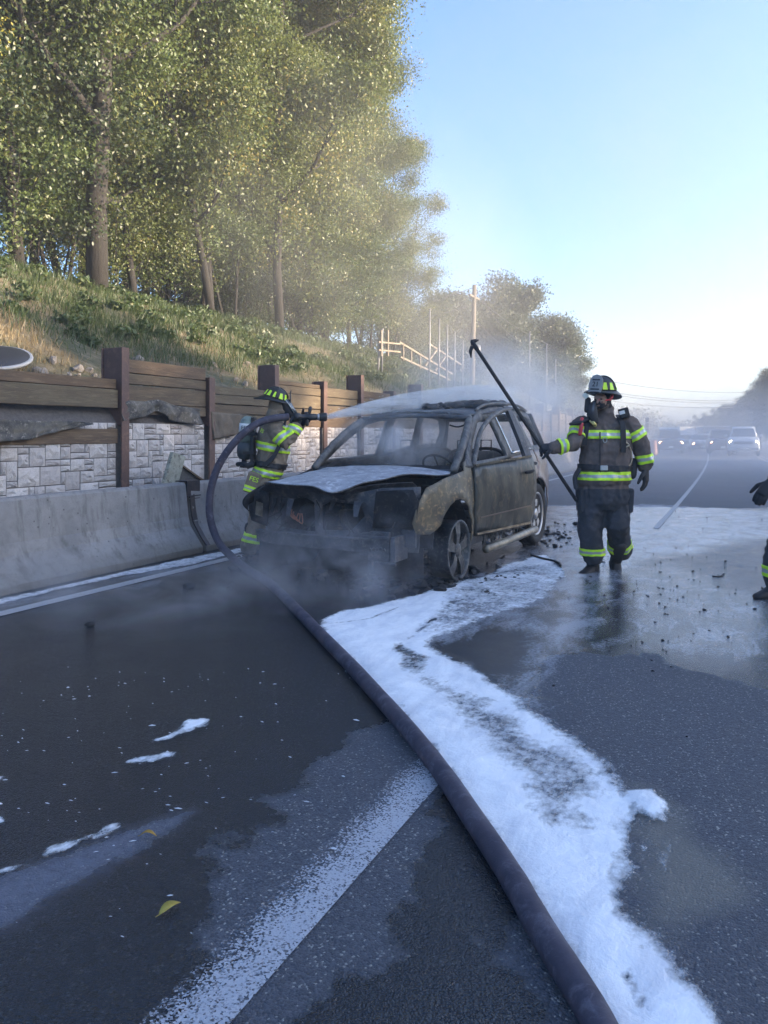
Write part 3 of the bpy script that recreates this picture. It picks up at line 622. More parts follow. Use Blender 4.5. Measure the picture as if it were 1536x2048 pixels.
def leaf_cards(C, Nrm, size, rng, droop=.35):
    """C centres (N,3): one folded-diamond leaf each; returns V (4N,3), F (2N,3)"""
    n = len(C); ax = rng.normal(size=(n, 3)); ax[:, 2] -= droop; ax /= np.linalg.norm(ax, axis=1)[:, None]
    nr = Nrm + rng.normal(size=(n, 3)) * .42; sd = np.cross(ax, nr); sd /= np.linalg.norm(sd, axis=1)[:, None] + 1e-9
    s = size * rng.uniform(.65, 1.25, n)[:, None]; nn = np.cross(sd, ax)
    a = C - ax * s * .5; b = C + ax * s * .5; l = C + sd * s * .30 + nn * s * .07; r = C - sd * s * .30 + nn * s * .07
    V = np.stack([a, l, b, r], 1).reshape(-1, 3); k = np.arange(n)[:, None] * 4
    return V, np.concatenate([k + [0, 2, 1], k + [0, 3, 2]], 1).reshape(-1, 3)
def tree_meshes(seed, height, spread, first, nleaf, leaf=.17, trunk_r=.22, lean=.0, fork=1, dens=1.):
    rng = np.random.default_rng(seed); r = random.Random(seed)
    bm = bmesh.new(); tips = []
    def grow(p, d, L, rad, depth):
        pts = [p]; q = p.copy(); dd = d.copy(); n = 4 if depth else 7
        for i in range(n):
            dd = (dd + Vector((r.gauss(0, .13 if depth else .05), r.gauss(0, .13 if depth else .05), r.gauss(.05, .06) + (.05 if depth else 0)))).normalized(); q = q + dd * L / n; pts.append(q.copy())
        rr = [rad * (1 - .62 * i / n) for i in range(n + 1)]
        limb(bm, pts, rr, 8 if depth < 2 else 5, round_ends=False)
        if depth >= 1: tips.extend([(pts[k], L) for k in ((2, 3, 4) if depth > 1 else (3, 4))])
        if depth < 3:
            nb = (r.randint(8, 10) if depth == 0 else r.randint(3, 5))
            for k in range(nb):
                u = (first / height + (1 - first / height) * (k + .3) / nb) if depth == 0 else r.uniform(.35, .95)
                i = min(int(u * n), n - 1); pt = pts[i].lerp(pts[i + 1], u * n - i); ang = k * 2.4 + r.uniform(-.4, .4)
                out = Vector((cos(ang), sin(ang), r.uniform(.15, .9) if depth == 0 else r.uniform(-.25, .6)))
                side = out.normalized() if depth == 0 else (dd * .6 + out.normalized() * .9).normalized()
                Lb = (spread * (1.05 - .45 * abs(u - .55)) * r.uniform(.75, 1.1) * (.85 if depth == 0 else 0)) if depth == 0 else L * r.uniform(.42, .62)
                grow(pt, side, Lb, rr[i] * (.5 if depth == 0 else .55), depth + 1)
            if depth == 0: tips.append((pts[-1], spread))
    for k in range(fork):
        a = k * 2.1 + seed; grow(Vector((cos(a) * .18 * (fork > 1), sin(a) * .18 * (fork > 1), -.3)), Vector((lean + (cos(a) * .22 if fork > 1 else 0), (sin(a) * .22 if fork > 1 else 0), 1)).normalized(), height * (1 - .12 * k), trunk_r * (1 if fork == 1 else .7), 0)
    tm = bpy.data.meshes.new('trunk'); bm.to_mesh(tm); bm.free(); tm.polygons.foreach_set('use_smooth', [True] * len(tm.polygons)); tm.materials.append(M_bark)
    if height > 12:
        for k in range(26):
            a = r.uniform(0, 6.28); q = r.uniform(.5, 2.0); tips.append((Vector((cos(a) * q, sin(a) * q, r.uniform(2.0, 8.0))), spread))
    T = np.array([tuple(p) for p, _ in tips]); cen = T.mean(0)
    pick = rng.integers(0, len(T), nleaf); sprad = .30 + .16 * rng.random(len(T)); squash = np.array([1, 1, .7])
    off = rng.normal(size=(nleaf, 3)) * sprad[pick][:, None] * spread / 3.6 * squash
    C = T[pick] + off; Nr = off / (np.linalg.norm(off, axis=1)[:, None] + 1e-6) + np.array([0, 0, .6])
    V, Fc = leaf_cards(C, Nr, leaf, rng); cm = quick_mesh('crown', V, Fc, 3)
    tone = np.clip(rng.normal(.42, .30, len(T))[pick] + rng.normal(0, .08, nleaf), 0, 1); set_attr(cm, 'tone', np.repeat(tone, 4))
    return tm, cm
def variants():
    v = {}
    v['tall'] = [tree_meshes(11, 15.5, 4.1, 1.9, 115000, leaf=.100, trunk_r=.23), tree_meshes(12, 14.5, 4.4, 1.7, 115000, leaf=.100, trunk_r=.18, fork=2), tree_meshes(13, 16.0, 3.9, 2.2, 110000, leaf=.100, trunk_r=.15, lean=.03)]
    v['slim'] = [tree_meshes(21, 11.5, 2.9, 2.8, 66000, leaf=.075, trunk_r=.09, lean=.08), tree_meshes(22, 9.5, 2.6, 1.8, 60000, leaf=.075, trunk_r=.08, fork=2)]
    v['bush'] = [tree_meshes(31, 3.6, 2.0, .5, 14000, leaf=.08, trunk_r=.03, fork=3), tree_meshes(32, 2.4, 1.7, .3, 11000, leaf=.075, trunk_r=.04, fork=3)]
    v['round'] = [tree_meshes(41, 9.5, 4.2, 1.2, 80000, leaf=.18, trunk_r=.22), tree_meshes(42, 10.5, 4.6, 1.4, 80000, leaf=.18, trunk_r=.24, fork=2)]
    return v
TV = variants(); TC = {}
def tree(kind, k, loc, sc, rz, leaf, name, label, cat='tree', group=None, szz=1.0):
    root = thing(name, label, cat, loc, rz, group); root.scale = (sc, sc, sc * szz)
    tm, cm = TV[kind][k]; key = (kind, k, leaf.name)
    if key not in TC:
        c2 = cm if not cm.materials else cm.copy()
        if c2.materials: c2.materials.clear()
        c2.materials.append(leaf); TC[key] = c2
    link('trunk', tm, root); link('crown', TC[key], root); return root
hz1 = lambda x, y: float(hill_z(np.array([x]), np.array([y]))[0])
GRP = 'trees of the tall stand on the embankment'
gen = 'tall leafy tree in the dense stand on the grassy embankment'
rt = random.Random(21)
def at_px(px, X, dz=-.1):
    p = PXp(px, 800, X); return (X, p.y, hz1(X, p.y) + dz)
front = [(195, -13.3, 'tall', 0, 1.08, M_leaf, 'big tree with the thickest dark trunk at the left of the stand'),
         (432, -13.4, 'tall', 1, .98, M_leaf2, 'tree with a forked trunk in the middle of the stand'),
         (562, -13.2, 'tall', 2, 1.05, M_leaf2, 'tall tree with a dark leaning trunk right of the forked one'),
         (40, -14.0, 'tall', 2, 1.0, M_leafd, 'dark tree at the left edge above the dry grass'),
         (648, -14.2, 'tall', 0, .84, M_leaf, 'pale hazy tree at the right side of the stand'),
         (606, -15.6, 'tall', 1, .98, M_leaf2, 'rightmost tall tree of the stand beside open sky')]
for px, X, kd, k, sc, lf, lab in front: tree(kd, k, at_px(px, X), sc, rt.uniform(2.2, 4.0), lf, 'leafy_tree', lab, group=GRP)
for px, X, k in ((275, -14, 0), (400, -14.2, 0), (465, -14, 1), (545, -14.4, 0), (610, -13.6, 1), (640, -14.5, 0), (700, -13.8, 0), (735, -13.4, 1), (715, -15.5, 0), (120, -14.5, 1), (330, -15, 0), (500, -15.5, 1)):
    tree('slim', k, at_px(px, X), rt.uniform(.85, 1.15), rt.uniform(0, 6.28), rt.choice((M_leaf, M_leaf2)), 'slim_tree', 'slim young tree with a thin trunk between the big trunks of the stand', group='slim trees among the big trunks')
for px, X in ((-120, -15), (60, -19), (150, -17.5), (260, -17), (350, -19), (450, -18), (520, -20.5), (570, -18.5), (600, -20), (300, -23), (520, -24), (590, -23), (-60, -20), (150, -25), (430, -26)):
    tree('tall', rt.randrange(3), at_px(px, X), rt.uniform(.88, 1.08) * (.94 if px > 650 else 1), rt.uniform(0, 6.28), rt.choice((M_leaf, M_leaf2, M_leafd)), 'leafy_tree', gen, group=GRP)
tree('slim', 0, at_px(-420, -11.4), .80, 1.0, M_leafy, 'yellow_tree', 'small tree with bright yellow sunlit leaves poking in at the left edge')
tree('slim', 1, at_px(775, -13.2), .80, 2.0, M_leaf2, 'slim_tree', 'light green small tree beside the timber railing', group='slim trees among the big trunks')
for i, (px, X, sc) in enumerate(((700, -13, 1.0), (760, -13.6, 1.1), (800, -13.2, .95), (640, -13.6, 1.0), (590, -14, 1.1), (490, -14.6, .9), (350, -14.6, 1.1), (240, -14.6, 1.1), (100, -14.6, 1.2), (20, -14.4, 1.2), (840, -14.2, .8), (440, -15.6, 1.4), (540, -16, 1.4), (300, -16, 1.4))):
    tree('bush', i % 2, at_px(px, X), sc, rt.uniform(0, 6.28), (M_leaf, M_leaf2, M_leafd)[i % 3], 'shrub', 'leafy shrub growing at the feet of the tall trees', 'shrub', 'shrubs along the crest of the bank')
# far clump behind the utility pole
for i, (px, X, d_, top) in enumerate(((890, -17, 0, 625), (940, -15.5, 0, 600), (985, -15.2, 0, 605), (1020, -14.4, 0, 622), (1060, -13.6, 0, 655), (1092, -12.6, 0, 700), (860, -19, 0, 645), (1075, -15, 0, 660), (1118, -12.8, 0, 745))):
    p = PXp(px, 800, X); d = -p.x * ST + p.y * CT; zt = H + (HY - top) / F * d; z0 = .3
    sc = (zt - z0) / (10.4 if i % 2 == 0 else 11.4)
    tree('round', i % 2, (p.x, p.y, z0), sc, rt.uniform(0, 6.28), M_leafd, 'round_tree', 'dense round-headed tree in the far clump behind the utility pole', group='trees of the far clump')
# right-hand side: trees past the traffic, the row goes on along the road
for i, (px, d, top) in enumerate(((1556, 62, 742), (1520, 70, 772), (1488, 78, 792), (1462, 88, 806), (1436, 98, 820), (1408, 110, 832), (1590, 56, 725), (1380, 122, 842))):
    p = P(px, HY, d); zt = H + (HY - top) / F * d
    tree('round', i % 2, (p.x + 1.5, p.y, -.1), max(zt / 10.2, .25), rt.uniform(0, 6.28), M_leafd, 'roadside_tree', ['dark tree at the right edge of the photo beyond the road', 'dark hazy tree in the sloping row on the far right'][min(i, 1)] if i in (0,) else 'dark hazy tree in the sloping row on the far right', group='trees in the row on the right side')
LT = 'dark tree of the tall row well off the right side of the road'
for i, (x, y, sl_) in enumerate([(40, q, q == 13.5) for q in (-7, -2, 3, 8, 13.5, 19, 24.5, 30, 36, 43, 51)] + [(47, q, False) for q in (-3, 4, 9.5, 20, 27, 35)]):
    if sl_: tree('slim', 0, (x, y, -.1), 1.25, 1.0, M_leafd, 'roadside_tree', 'thin sparse tree of the tall row well off the right side of the road', group='trees in the row on the right side')
    else: tree('round', i % 2, (x + rt.uniform(-1, 1), y + rt.uniform(-.8, .8), -.1), rt.uniform(1.06, 1.32), rt.uniform(0, 6.28), M_leafd, 'roadside_tree', LT, group='trees in the row on the right side')
# far wooded horizon
def leaf_mass(name, label, spots, leaf, size, m, seed):
    rng = np.random.default_rng(seed); Cs = []; Ns = []
    for (x, y, z, rx, ry, rz_, n) in spots:
        u = rng.normal(size=(n, 3)); u /= np.linalg.norm(u, axis=1)[:, None]; rad = rng.random(n)[:, None] ** .35
        Cs.append(np.array([x, y, z]) + u * rad * np.array([rx, ry, rz_]) * (1 + .25 * rng.normal(size=(n, 1)))); Ns.append(u)
    V, Fc = leaf_cards(np.concatenate(Cs), np.concatenate(Ns), size, rng); me = quick_mesh(name, V, Fc, 3); set_attr(me, 'tone', np.repeat(rng.random(len(V) // 4), 4))
    return tag(link(name, me, None, m), label, kind='stuff')
sp_ = []
for i in range(26):
    px = 1165 + i * 15; d = 150 + rt.uniform(-8, 12); p = P(px, HY, d); h = (7 - 4 * abs(i - 8) / 12 if i < 10 else 3.5) + rt.uniform(-.6, .8); h = max(h, 2.6); sp_.append((p.x, p.y, h * .45, 3.2, 3.2, h * .55, 700))
leaf_mass('distant_woods', 'low blue-grey wooded horizon beyond the traffic', sp_, .5, .55, M_leafd, 5)

# --- grass on the bank
def blades(n, xr, yr, hmin, hmax, wid, rng, dens):
    X = rng.uniform(*xr, n); Y = rng.uniform(*yr, n); k = rng.random(n) < dens(X, Y); X, Y = X[k], Y[k]; Z = hill_z(X, Y); n = len(X)
    h = rng.uniform(hmin, hmax, n); a = rng.uniform(0, 2 * pi, n); ln = rng.normal(0, .35, (n, 2)) * h[:, None] + np.array([.12, 0]) * h[:, None]
    w = wid * rng.uniform(.6, 1.4, n); dx, dy = np.cos(a) * w, np.sin(a) * w
    b = np.stack([X, Y, Z - .02], -1); V = np.stack([b + np.stack([-dx, -dy, 0 * dx], -1), b + np.stack([dx, dy, 0 * dx], -1),
        b + np.stack([ln[:, 0] * .45 + dx * .7, ln[:, 1] * .45 + dy * .7, h * .6], -1), b + np.stack([ln[:, 0] * .45 - dx * .7, ln[:, 1] * .45 - dy * .7, h * .6], -1), b + np.stack([ln[:, 0], ln[:, 1], h], -1)], 1).reshape(-1, 3)
    q = np.arange(n)[:, None] * 5; return V, np.concatenate([q + [0, 1, 2], q + [0, 2, 3], q + [3, 2, 4]], 1).reshape(-1, 3), n
M_grass = leaf_mat('grass_green', (.04, .07, .024), (.07, .10, .032), (.11, .12, .045), .3)
M_straw = leaf_mat('grass_straw', (.17, .13, .07), (.26, .20, .105), (.36, .29, .16), .3)
rng = np.random.default_rng(4)
gd = lambda X, Y: np.clip((-8.5 - X + npnoise(X, Y, .5, 8) * 2.2) / 1.6, 0, 1) * np.clip(.65 + npnoise(X, Y, .9, 9) * 1.2, .25, 1) * np.clip((44 - Y) / 12, 0, 1)
sd_ = lambda X, Y: np.clip(1 - (-9.6 - X + npnoise(X, Y, .5, 8) * 2.2) / 1.6, .04, 1) * np.clip(.22 + npnoise(X, Y, .7, 10) * 1.6, .03, 1) * (.28 + .72 * np.clip((10 - Y) / 2, 0, 1)) * np.clip((44 - Y) / 12, 0, 1)
V, Fc, n = blades(190000, (-15.5, -7.7), (3, 44), .09, .26, .006, rng, gd); me = quick_mesh('grass', V, Fc, 3); set_attr(me, 'tone', np.repeat(rng.random(n), 5)); tag(link('grass', me, None, M_grass), 'rough green grass and weeds covering the upper bank', kind='stuff')
V, Fc, n = blades(90000, (-12, -7.4), (3, 40), .06, .18, .005, rng, sd_); me = quick_mesh('dry_grass', V, Fc, 3); set_attr(me, 'tone', np.repeat(rng.random(n), 5)); tag(link('dry_grass', me, None, M_straw), 'dry straw-coloured grass along the lower bank', kind='stuff')
sp_ = []
for i in range(260):
    x = rt.uniform(-14.0, -9.6); y = rt.uniform(4, 36); r = rt.uniform(.10, .22); sp_.append((x, y, hz1(x, y) + r * .5, r * 1.3, r * 1.3, r * .7, 110))
leaf_mass('weeds', 'low green weeds and brambles over the bank', sp_, .5, .10, M_grass, 6)
# rocks on the bank
M_rock = mat('bank_rock', (.26, .23, .20), (.17, .15, .13), (.33, .29, .25), scale=6, rough=.9, bump=.5, bscale=20)
def rock(seed, r):
    bm = bmesh.new(); bmesh.ops.create_icosphere(bm, subdivisions=2, radius=r); rr = random.Random(seed); s3 = Vector((rr.uniform(.7, 1.3), rr.uniform(.7, 1.3), rr.uniform(.5, .8)))
    for v in bm.verts: v.co = Vector(v.co[i] * s3[i] for i in range(3)) * (1 + .45 * nz(v.co.normalized(), 1.4, seed))
    me = bpy.data.meshes.new('rock'); bm.to_mesh(me); bm.free(); me.materials.append(M_rock); return me
RK = [rock(k, 1.0) for k in range(5)]
for i in range(22):
    if i < 10: px = rt.uniform(70, 205); X = rt.uniform(-8.6, -7.5)
    else: px = rt.uniform(260, 520); X = rt.uniform(-10.2, -7.6)
    p = PXp(px, 800, X); r = rt.uniform(.025, .085); o = link('rock', RK[i % 5]); o.location = (X, p.y, hz1(X, p.y) + r * .3); o.scale = (r, r, r); o.rotation_euler = (rt.uniform(0, 6), rt.uniform(0, 6), rt.uniform(0, 6))
    tag(o, 'pale rock sticking out of the dry bank above the timber boards', 'rock', 'rocks scattered on the bank')

# --- poles, wires, railing
M_pole = mat('pole_wood', (.22, .19, .16), (.15, .13, .11), rough=.9, scale=4, stretch=(3, 3, .4))
M_galv = mat('galvanised', (.22, .22, .23), (.16, .16, .17), rough=.5, metal=.3, scale=5, bump=.05)
M_wire = plain('wire_black', (.06, .06, .065), .6)
Xp = -11.5; pb = PXp(940, 800, Xp); dpl = -pb.x * ST + pb.y * CT; ztop = H + (HY - 570) / F * dpl
pole = thing('utility_pole', 'tall leaning wooden utility pole with wires beside the far clump of trees', 'utility pole', (pb.x, pb.y, .3))
ptop = P(949, 570, dpl) - Vector(pole.location)
bm = bmesh.new(); limb(bm, [Vector((0, 0, -.3)), ptop * .5, ptop], [.15, .13, .10], 10, round_ends=False); from_bm('pole_shaft', bm, M_pole, pole)
bm = bmesh.new(); q = ptop * .93; box(bm, q, (.09, 1.4, .09)); from_bm('crossarm', bm, M_pole, pole, smooth=False)
bm = bmesh.new(); q = ptop * .62; lathe(bm, [(.02, 0), (.15, .02), (.15, .55), (.02, .6)], q + Vector((.2, .1, -.3)), (0, 0, 1), 12); from_bm('transformer', bm, M_galv, pole)
def wire(label, a, b, sag, r=.012, group=None, n=14):
    a, b = Vector(a), Vector(b); pts = [a.lerp(b, i / n) - Vector((0, 0, sag * 4 * (i / n) * (1 - i / n))) for i in range(n + 1)]
    return tag(tube('overhead_wire', pts, r, M_wire, None, 5), label, 'wire', group)
pt = Vector(pole.location) + ptop
G1 = 'wires running from the utility pole'
wire('upper wire running left from the pole top into the trees', pt - Vector((0, 0, .1)), PXp(700, 640, -16), .15, .016)
wire('second wire running left from the pole into the trees', pt - Vector((0, 0, .9)), PXp(700, 660, -16), .15, .014)
for k, (px, py, X, dz) in enumerate(((1060, 690, -12.0, .1), (1060, 700, -12.0, 1.5), (1150, 700, -12, .5), (1100, 740, -11, 2.8), (1040, 720, -11.5, 3.6))):
    wire('thin wire sagging from the utility pole towards the far clump', pt - Vector((0, 0, dz)), PXp(px, py, X), .6, .013, G1)
GW = 'wires crossing the sky over the road'
for k, (y0, y1, lab) in enumerate(((752, 782, 'topmost wire crossing the sky over the far road'), (775, 796, 'second wire from the top crossing over the far road'), (780, 800, 'third wire from the top crossing over the far road'), (794, 808, 'lowest wire crossing over the far road'))):
    wire(lab, P(1130, y0 - 8, 70), P(1560, y1 - 2, 85), .9, .03, GW)
wire('faint far wire low over the traffic', P(1290, 836, 110), P(1440, 852, 120), .3, .03)
for px, top, X in ((858, 620, -10), (877, 640, -10), (893, 652, -10), (908, 666, -10), (924, 682, -10), (1058, 664, -9.2), (1092, 690, -9.0), (1110, 720, -9.0), (763, 660, -10.5), (756, 690, -10.5)):
    p = PXp(px, 800, X); d = -p.x * ST + p.y * CT; zt = H + (HY - top) / F * d; zb = hz1(X, p.y)
    o = thing('metal_pole', 'thin pale metal pole standing in the row on the crest of the bank', 'pole', (X, p.y, zb), 0, 'thin poles along the crest')
    bm = bmesh.new(); limb(bm, [Vector((0, 0, -.2)), Vector((.02, 0, (zt - zb) * .5)), Vector((.03, 0, zt - zb))], .035, 8, round_ends=False); from_bm('pole_shaft', bm, M_galv, o)
    bm = bmesh.new(); lathe(bm, [(.01, 0), (.055, 0), (.055, .03), (.01, .05)], (.03, 0, zt - zb), (0, 0, 1), 8); from_bm('pole_cap', bm, M_galv, o)
M_rail = mat('railing_timber', (.24, .20, .15), (.18, .15, .11), rough=.8, scale=5)
rl = thing('timber_railing', 'pale timber railing with diagonal braces stepping down the bank', 'railing', PXp(800, 720, -10.2))
L0 = Vector(rl.location); R_ = lambda px, py: PXp(px, py, -10.2) - L0
def rbeam(nm, a, b, w=.06):
    bm = bmesh.new(); beam(bm, R_(*a), R_(*b), w, w); from_bm(nm, bm, M_rail, rl, smooth=False)
rbeam('top_rail', (798, 684), (904, 748)); rbeam('bottom_rail', (800, 714), (900, 760)); rbeam('upper_rail', (855, 686), (924, 731))
for a, b in (((875, 697), (850, 732)), ((893, 710), (870, 742))): rbeam('brace', a, b, .06)
for px, a, b in ((806, 688, 722), (822, 698, 728), (840, 708, 738), (858, 720, 746), (876, 730, 752), (894, 742, 762)): rbeam('baluster', (px, a), (px, b), .06)
for px in (762, 775): rbeam('post', (px, 660), (px, 712), .07)
rbeam('rail_stub', (757, 684), (800, 688), .05); rbeam('rail_stub', (757, 700), (800, 704), .05)
# ================================================================= burned SUV (local: y=0 at the nose, +y to the tail, +x is the near side)
CAR_RZ = radians(-2.6)
car = thing('burned_suv', 'burned-out grey SUV with missing front end and buckled ash-white hood', 'car', (-3.54, 6.20, 0), CAR_RZ)
M_ash = mat('hood_ash', (.34, .35, .385), (.19, .20, .225), (.52, .53, .57), scale=6, rough=.7, bscale=70, bump=.25, lo=.42, hi=.66)
M_fend = mat('scorched_fender', (.13, .11, .075), (.065, .06, .048), (.32, .22, .12), scale=4.5, rough=.5, metal=.25, bscale=30, bump=.12, stretch=(1, 1, 1.6))
M_door = mat('scorched_door', (.066, .064, .054), (.032, .033, .032), (.14, .11, .075), scale=3.2, rough=.36, rough2=.55, metal=.2, bscale=26, bump=.1, stretch=(1, 1.4, .7))
M_rear = mat('mauve_paint', (.17, .12, .10), (.115, .082, .07), (.20, .165, .14), scale=2.2, rough=.30, rough2=.45, metal=.35, bscale=30, bump=.05, lo=.45, hi=.75)
M_frame = mat('scorched_pillar', (.15, .14, .13), (.07, .068, .068), (.24, .22, .20), scale=7, rough=.6, metal=.15, bscale=40, bump=.25, stretch=(1, 1.6, 1))
M_roof = mat('burnt_roof', (.10, .10, .108), (.045, .046, .05), (.25, .26, .28), scale=4, rough=.7, bscale=40, bump=.3)
M_char = mat('char', (.018, .018, .02), (.010, .010, .012), (.045, .04, .04), scale=7, rough=.8, bscale=40, bump=.6, bdist=.01)
M_burnt = mat('burnt_steel', (.085, .088, .10), (.04, .042, .05), (.16, .14, .13), scale=6, rough=.6, metal=.3, bscale=35, bump=.3)
M_chrome = plain('bright_trim', (.55, .54, .52), .25, .9)
M_tyre = mat('tyre_rubber', (.025, .024, .024), (.04, .037, .035), rough=.85, bscale=60)
M_rim = plain('rim_silver', (.42, .40, .39), .35, .8)
M_rimb = mat('rim_burnt', (.10, .10, .10), (.05, .05, .055), (.22, .20, .18), scale=9, rough=.5, metal=.5)
M_gold = mat('side_bar_metal', (.36, .30, .22), (.20, .16, .12), (.10, .08, .07), scale=8, rough=.42, metal=.7, bump=.1)
M_copper = plain('bare_copper', (.36, .13, .07), .45, .6)
def hw(y, z):
    w = .955 - (max(0, z - 1.08)) * .43 - .05 * ((min(z, 1.08) - .72) / .45) ** 2
    if y < .75: w -= .13 * ((.75 - y) / .75) ** 2
    if y > 4.0: w -= .10 * ((y - 4.0) / .55) ** 2
    for ay, az, r in ((.92, .36, .43), (3.66, .39, .45)):
        d = math.hypot(y - ay, z - az); w += .030 * math.exp(-((d - r) / .09) ** 2)
    w -= .012 * math.exp(-((z - .62) / .05) ** 2)
    return w
def side(s, dent=.006, seed=1.):
    return lambda y, z: Vector((s * (hw(y, z) + dent * nz((y, z, seed), 2.6) + dent * .5 * nz((y, z, seed), 8)), y, z))
def arc(cy, cz, r, a0, a1, n=9): return [(cy + r * cos(radians(a0 + (a1 - a0) * k / n)), cz + r * sin(radians(a0 + (a1 - a0) * k / n))) for k in range(n + 1)]
fender_poly = [(.20, .52), (.15, .62), (.20, .78), (.34, .93), (.70, 1.00), (1.10, 1.04), (1.20, 1.05), (1.24, 1.13), (1.40, 1.17), (1.42, 1.0), (1.44, .62), (1.44, .30), (1.36, .30)] + arc(.92, .36, .43, 2, 150) + [(.40, .50)]
panel('front_fender', fender_poly, side(1, .012, 2), .075, M_fend, car, th=.008, off=-1)
far_f = [(.9, .95), (1.42, 1.08), (1.44, .3), (1.36, .30)] + arc(.92, .36, .43, 2, 70)
panel('front_fender', far_f, side(-1, .01, 4), .10, M_burnt, car, th=.008, off=1)
# tattered strip of the far fender curling out at the nose
bm = bmesh.new(); cpt = spline([(-.80, .70, .93), (-.84, .35, .90), (-.90, .08, .80), (-.915, .02, .71), (-.86, .10, .62), (-.78, .2, .55)], 5)
loft(bm, [[p + Vector((0, -.02, .03 * (1 - i / len(cpt)) + .01)), p + Vector((.012, .0, .012)), p + Vector((.03, .03, -.03 - .02 * (i < 12))), p + Vector((.02, .03, -.02))] for i, p in enumerate(cpt)])
from_bm('curled_fender_strip', bm, M_char, car)
# side structure with window openings, both sides
side_poly = [(1.26, 1.085), (1.55, 1.30), (1.90, 1.545), (2.25, 1.675), (2.7, 1.735), (3.3, 1.765), (3.9, 1.76), (4.28, 1.71), (4.46, 1.50), (4.56, 1.24), (4.30, 1.21), (3.80, 1.195), (3.00, 1.16), (2.2, 1.11), (1.5, 1.07)]
holes = [[(1.47, 1.13), (1.80, 1.37), (2.12, 1.545), (2.40, 1.59), (2.62, 1.605), (2.66, 1.17), (2.2, 1.15)], [(2.86, 1.21), (2.80, 1.64), (3.20, 1.67), (3.50, 1.66), (3.66, 1.25), (3.3, 1.225)], [(3.80, 1.27), (3.66, 1.655), (3.9, 1.655), (4.20, 1.62), (4.36, 1.45), (4.38, 1.29)]]
for s in (1, -1):
    panel('side_frame', side_poly, side(s, .012, 5 + s), .07, M_frame, car, holes, th=.035, off=-s)
# near A pillar wrinkle, far A pillar, header and cowl
for s in (1, -1):
    bm = bmesh.new(); q = spline([(s * .83, 1.16, 1.04), (s * .80, 1.45, 1.26), (s * .74, 1.75, 1.46), (s * .66, 2.02, 1.60)], 6)
    limb(bm, q, [.042 + .010 * nz((i, s, 1), .9) for i in range(len(q))], 10, round_ends=False); from_bm('windshield_pillar', bm, M_frame, car)
bm = bmesh.new(); q = [Vector((x, 1.98 - .05 * (1 - (x / .68) ** 2), 1.595 + .035 * (1 - (x / .68) ** 2))) for x in np.linspace(-.68, .68, 13)]
limb(bm, q, .034, 10, round_ends=False, flat=.8); from_bm('windshield_header', bm, M_burnt, car)
bm = bmesh.new(); q = [Vector((x, 1.22 - .07 * (1 - (x / .82) ** 2), 1.01)) for x in np.linspace(-.84, .84, 13)]; limb(bm, q, .05, 8, round_ends=False); from_bm('cowl', bm, M_burnt, car)
roof_poly = [(-.66, 2.02), (0, 1.96), (.66, 2.02), (.70, 2.6), (.69, 3.4), (.66, 4.2), (.4, 4.34), (-.4, 4.34), (-.66, 4.2), (-.69, 3.4), (-.70, 2.6)]
def roof_z(x, y): return Vector((x, y, 1.60 + .075 * (1 - (x / .72) ** 2) + .145 * sin(max(0, min(1, (y - 1.95) / 2.0)) * pi * .52) - .10 * max(0, y - 3.9) ** 2 + .022 * nz((x, y, 3), 2.2) - .03 * math.exp(-((y - 2.55) / .28) ** 2 - (x / .5) ** 2)))
panel('roof', roof_poly, roof_z, .09, M_roof, car, th=.012, off=-1)
for s in (1, -1):
    bm = bmesh.new(); q = spline([(s * .67, 2.2, 1.69), (s * .665, 2.5, 1.76), (s * .655, 3.1, 1.80), (s * .645, 3.8, 1.795), (s * .63, 4.2, 1.74)], 5); limb(bm, q, .017, 8, round_ends=False); from_bm('roof_rail', bm, M_frame, car)
# doors
def door_panel(y, z): return Vector((hw(y, z) + .012 + .008 * nz((y, z, 9), 3) + .004 * nz((y, z, 9), 9), y, z))
dr = thing('front_door', None, None, (.985, 1.42, 0), radians(0)); dr.parent = car; dr.rotation_euler = (0, 0, radians(-12)); del_k = [k for k in dr.keys()]
sh = lambda y, z: door_panel(y, z) - Vector((.985, 1.42, 0))
bpy.data.objects.remove(dr)
door = panel('front_door', [(1.45, .36), (1.44, .7), (1.46, 1.08), (2.0, 1.125), (2.72, 1.165), (2.73, .9), (2.68, .55), (2.60, .38), (2.1, .36)], sh, .075, M_door, car, th=.05, off=-1)
door.location = (.985, 1.42, 0); door.rotation_euler = (0, 0, radians(-12))
def dp(y, z, dx=0.): return sh(y, z) + Vector((dx, 0, 0))
bm = bmesh.new(); q = spline([dp(1.47, 1.09, -.02), dp(1.62, 1.25, -.02), dp(1.85, 1.45, -.02), (dp(2.15, 1.60, -.02)), dp(2.45, 1.685, -.02), dp(2.66, 1.715, -.02)], 6); limb(bm, q, .028, 8, round_ends=False); from_bm('window_frame', bm, M_frame, door)
bm = bmesh.new(); loft(bm, [[dp(y0, z, -.05), dp(y1, z, -.05), dp(y1, z, .0), dp(y0, z, .0)] for z, y0, y1 in ((1.14, 2.58, 2.72), (1.35, 2.59, 2.71), (1.55, 2.58, 2.69), (1.73, 2.56, 2.66))]); from_bm('window_post', bm, M_burnt, door, smooth=False)
bm = bmesh.new(); beam(bm, dp(1.47, 1.095, .008), dp(2.70, 1.165, .008), .012, .022); from_bm('sill_trim', bm, M_fend, door, smooth=False)
bm = bmesh.new(); limb(bm, [dp(2.44, .985, .03), dp(2.52, .99, .045), dp(2.62, 1.0, .03)], [.016, .02, .016], 8); from_bm('handle', bm, M_char, door)
bm = bmesh.new(); beam(bm, dp(1.52, .55, .006), dp(2.62, .60, .006), .008, .012); from_bm('door_crease', bm, M_rear, door, smooth=False)
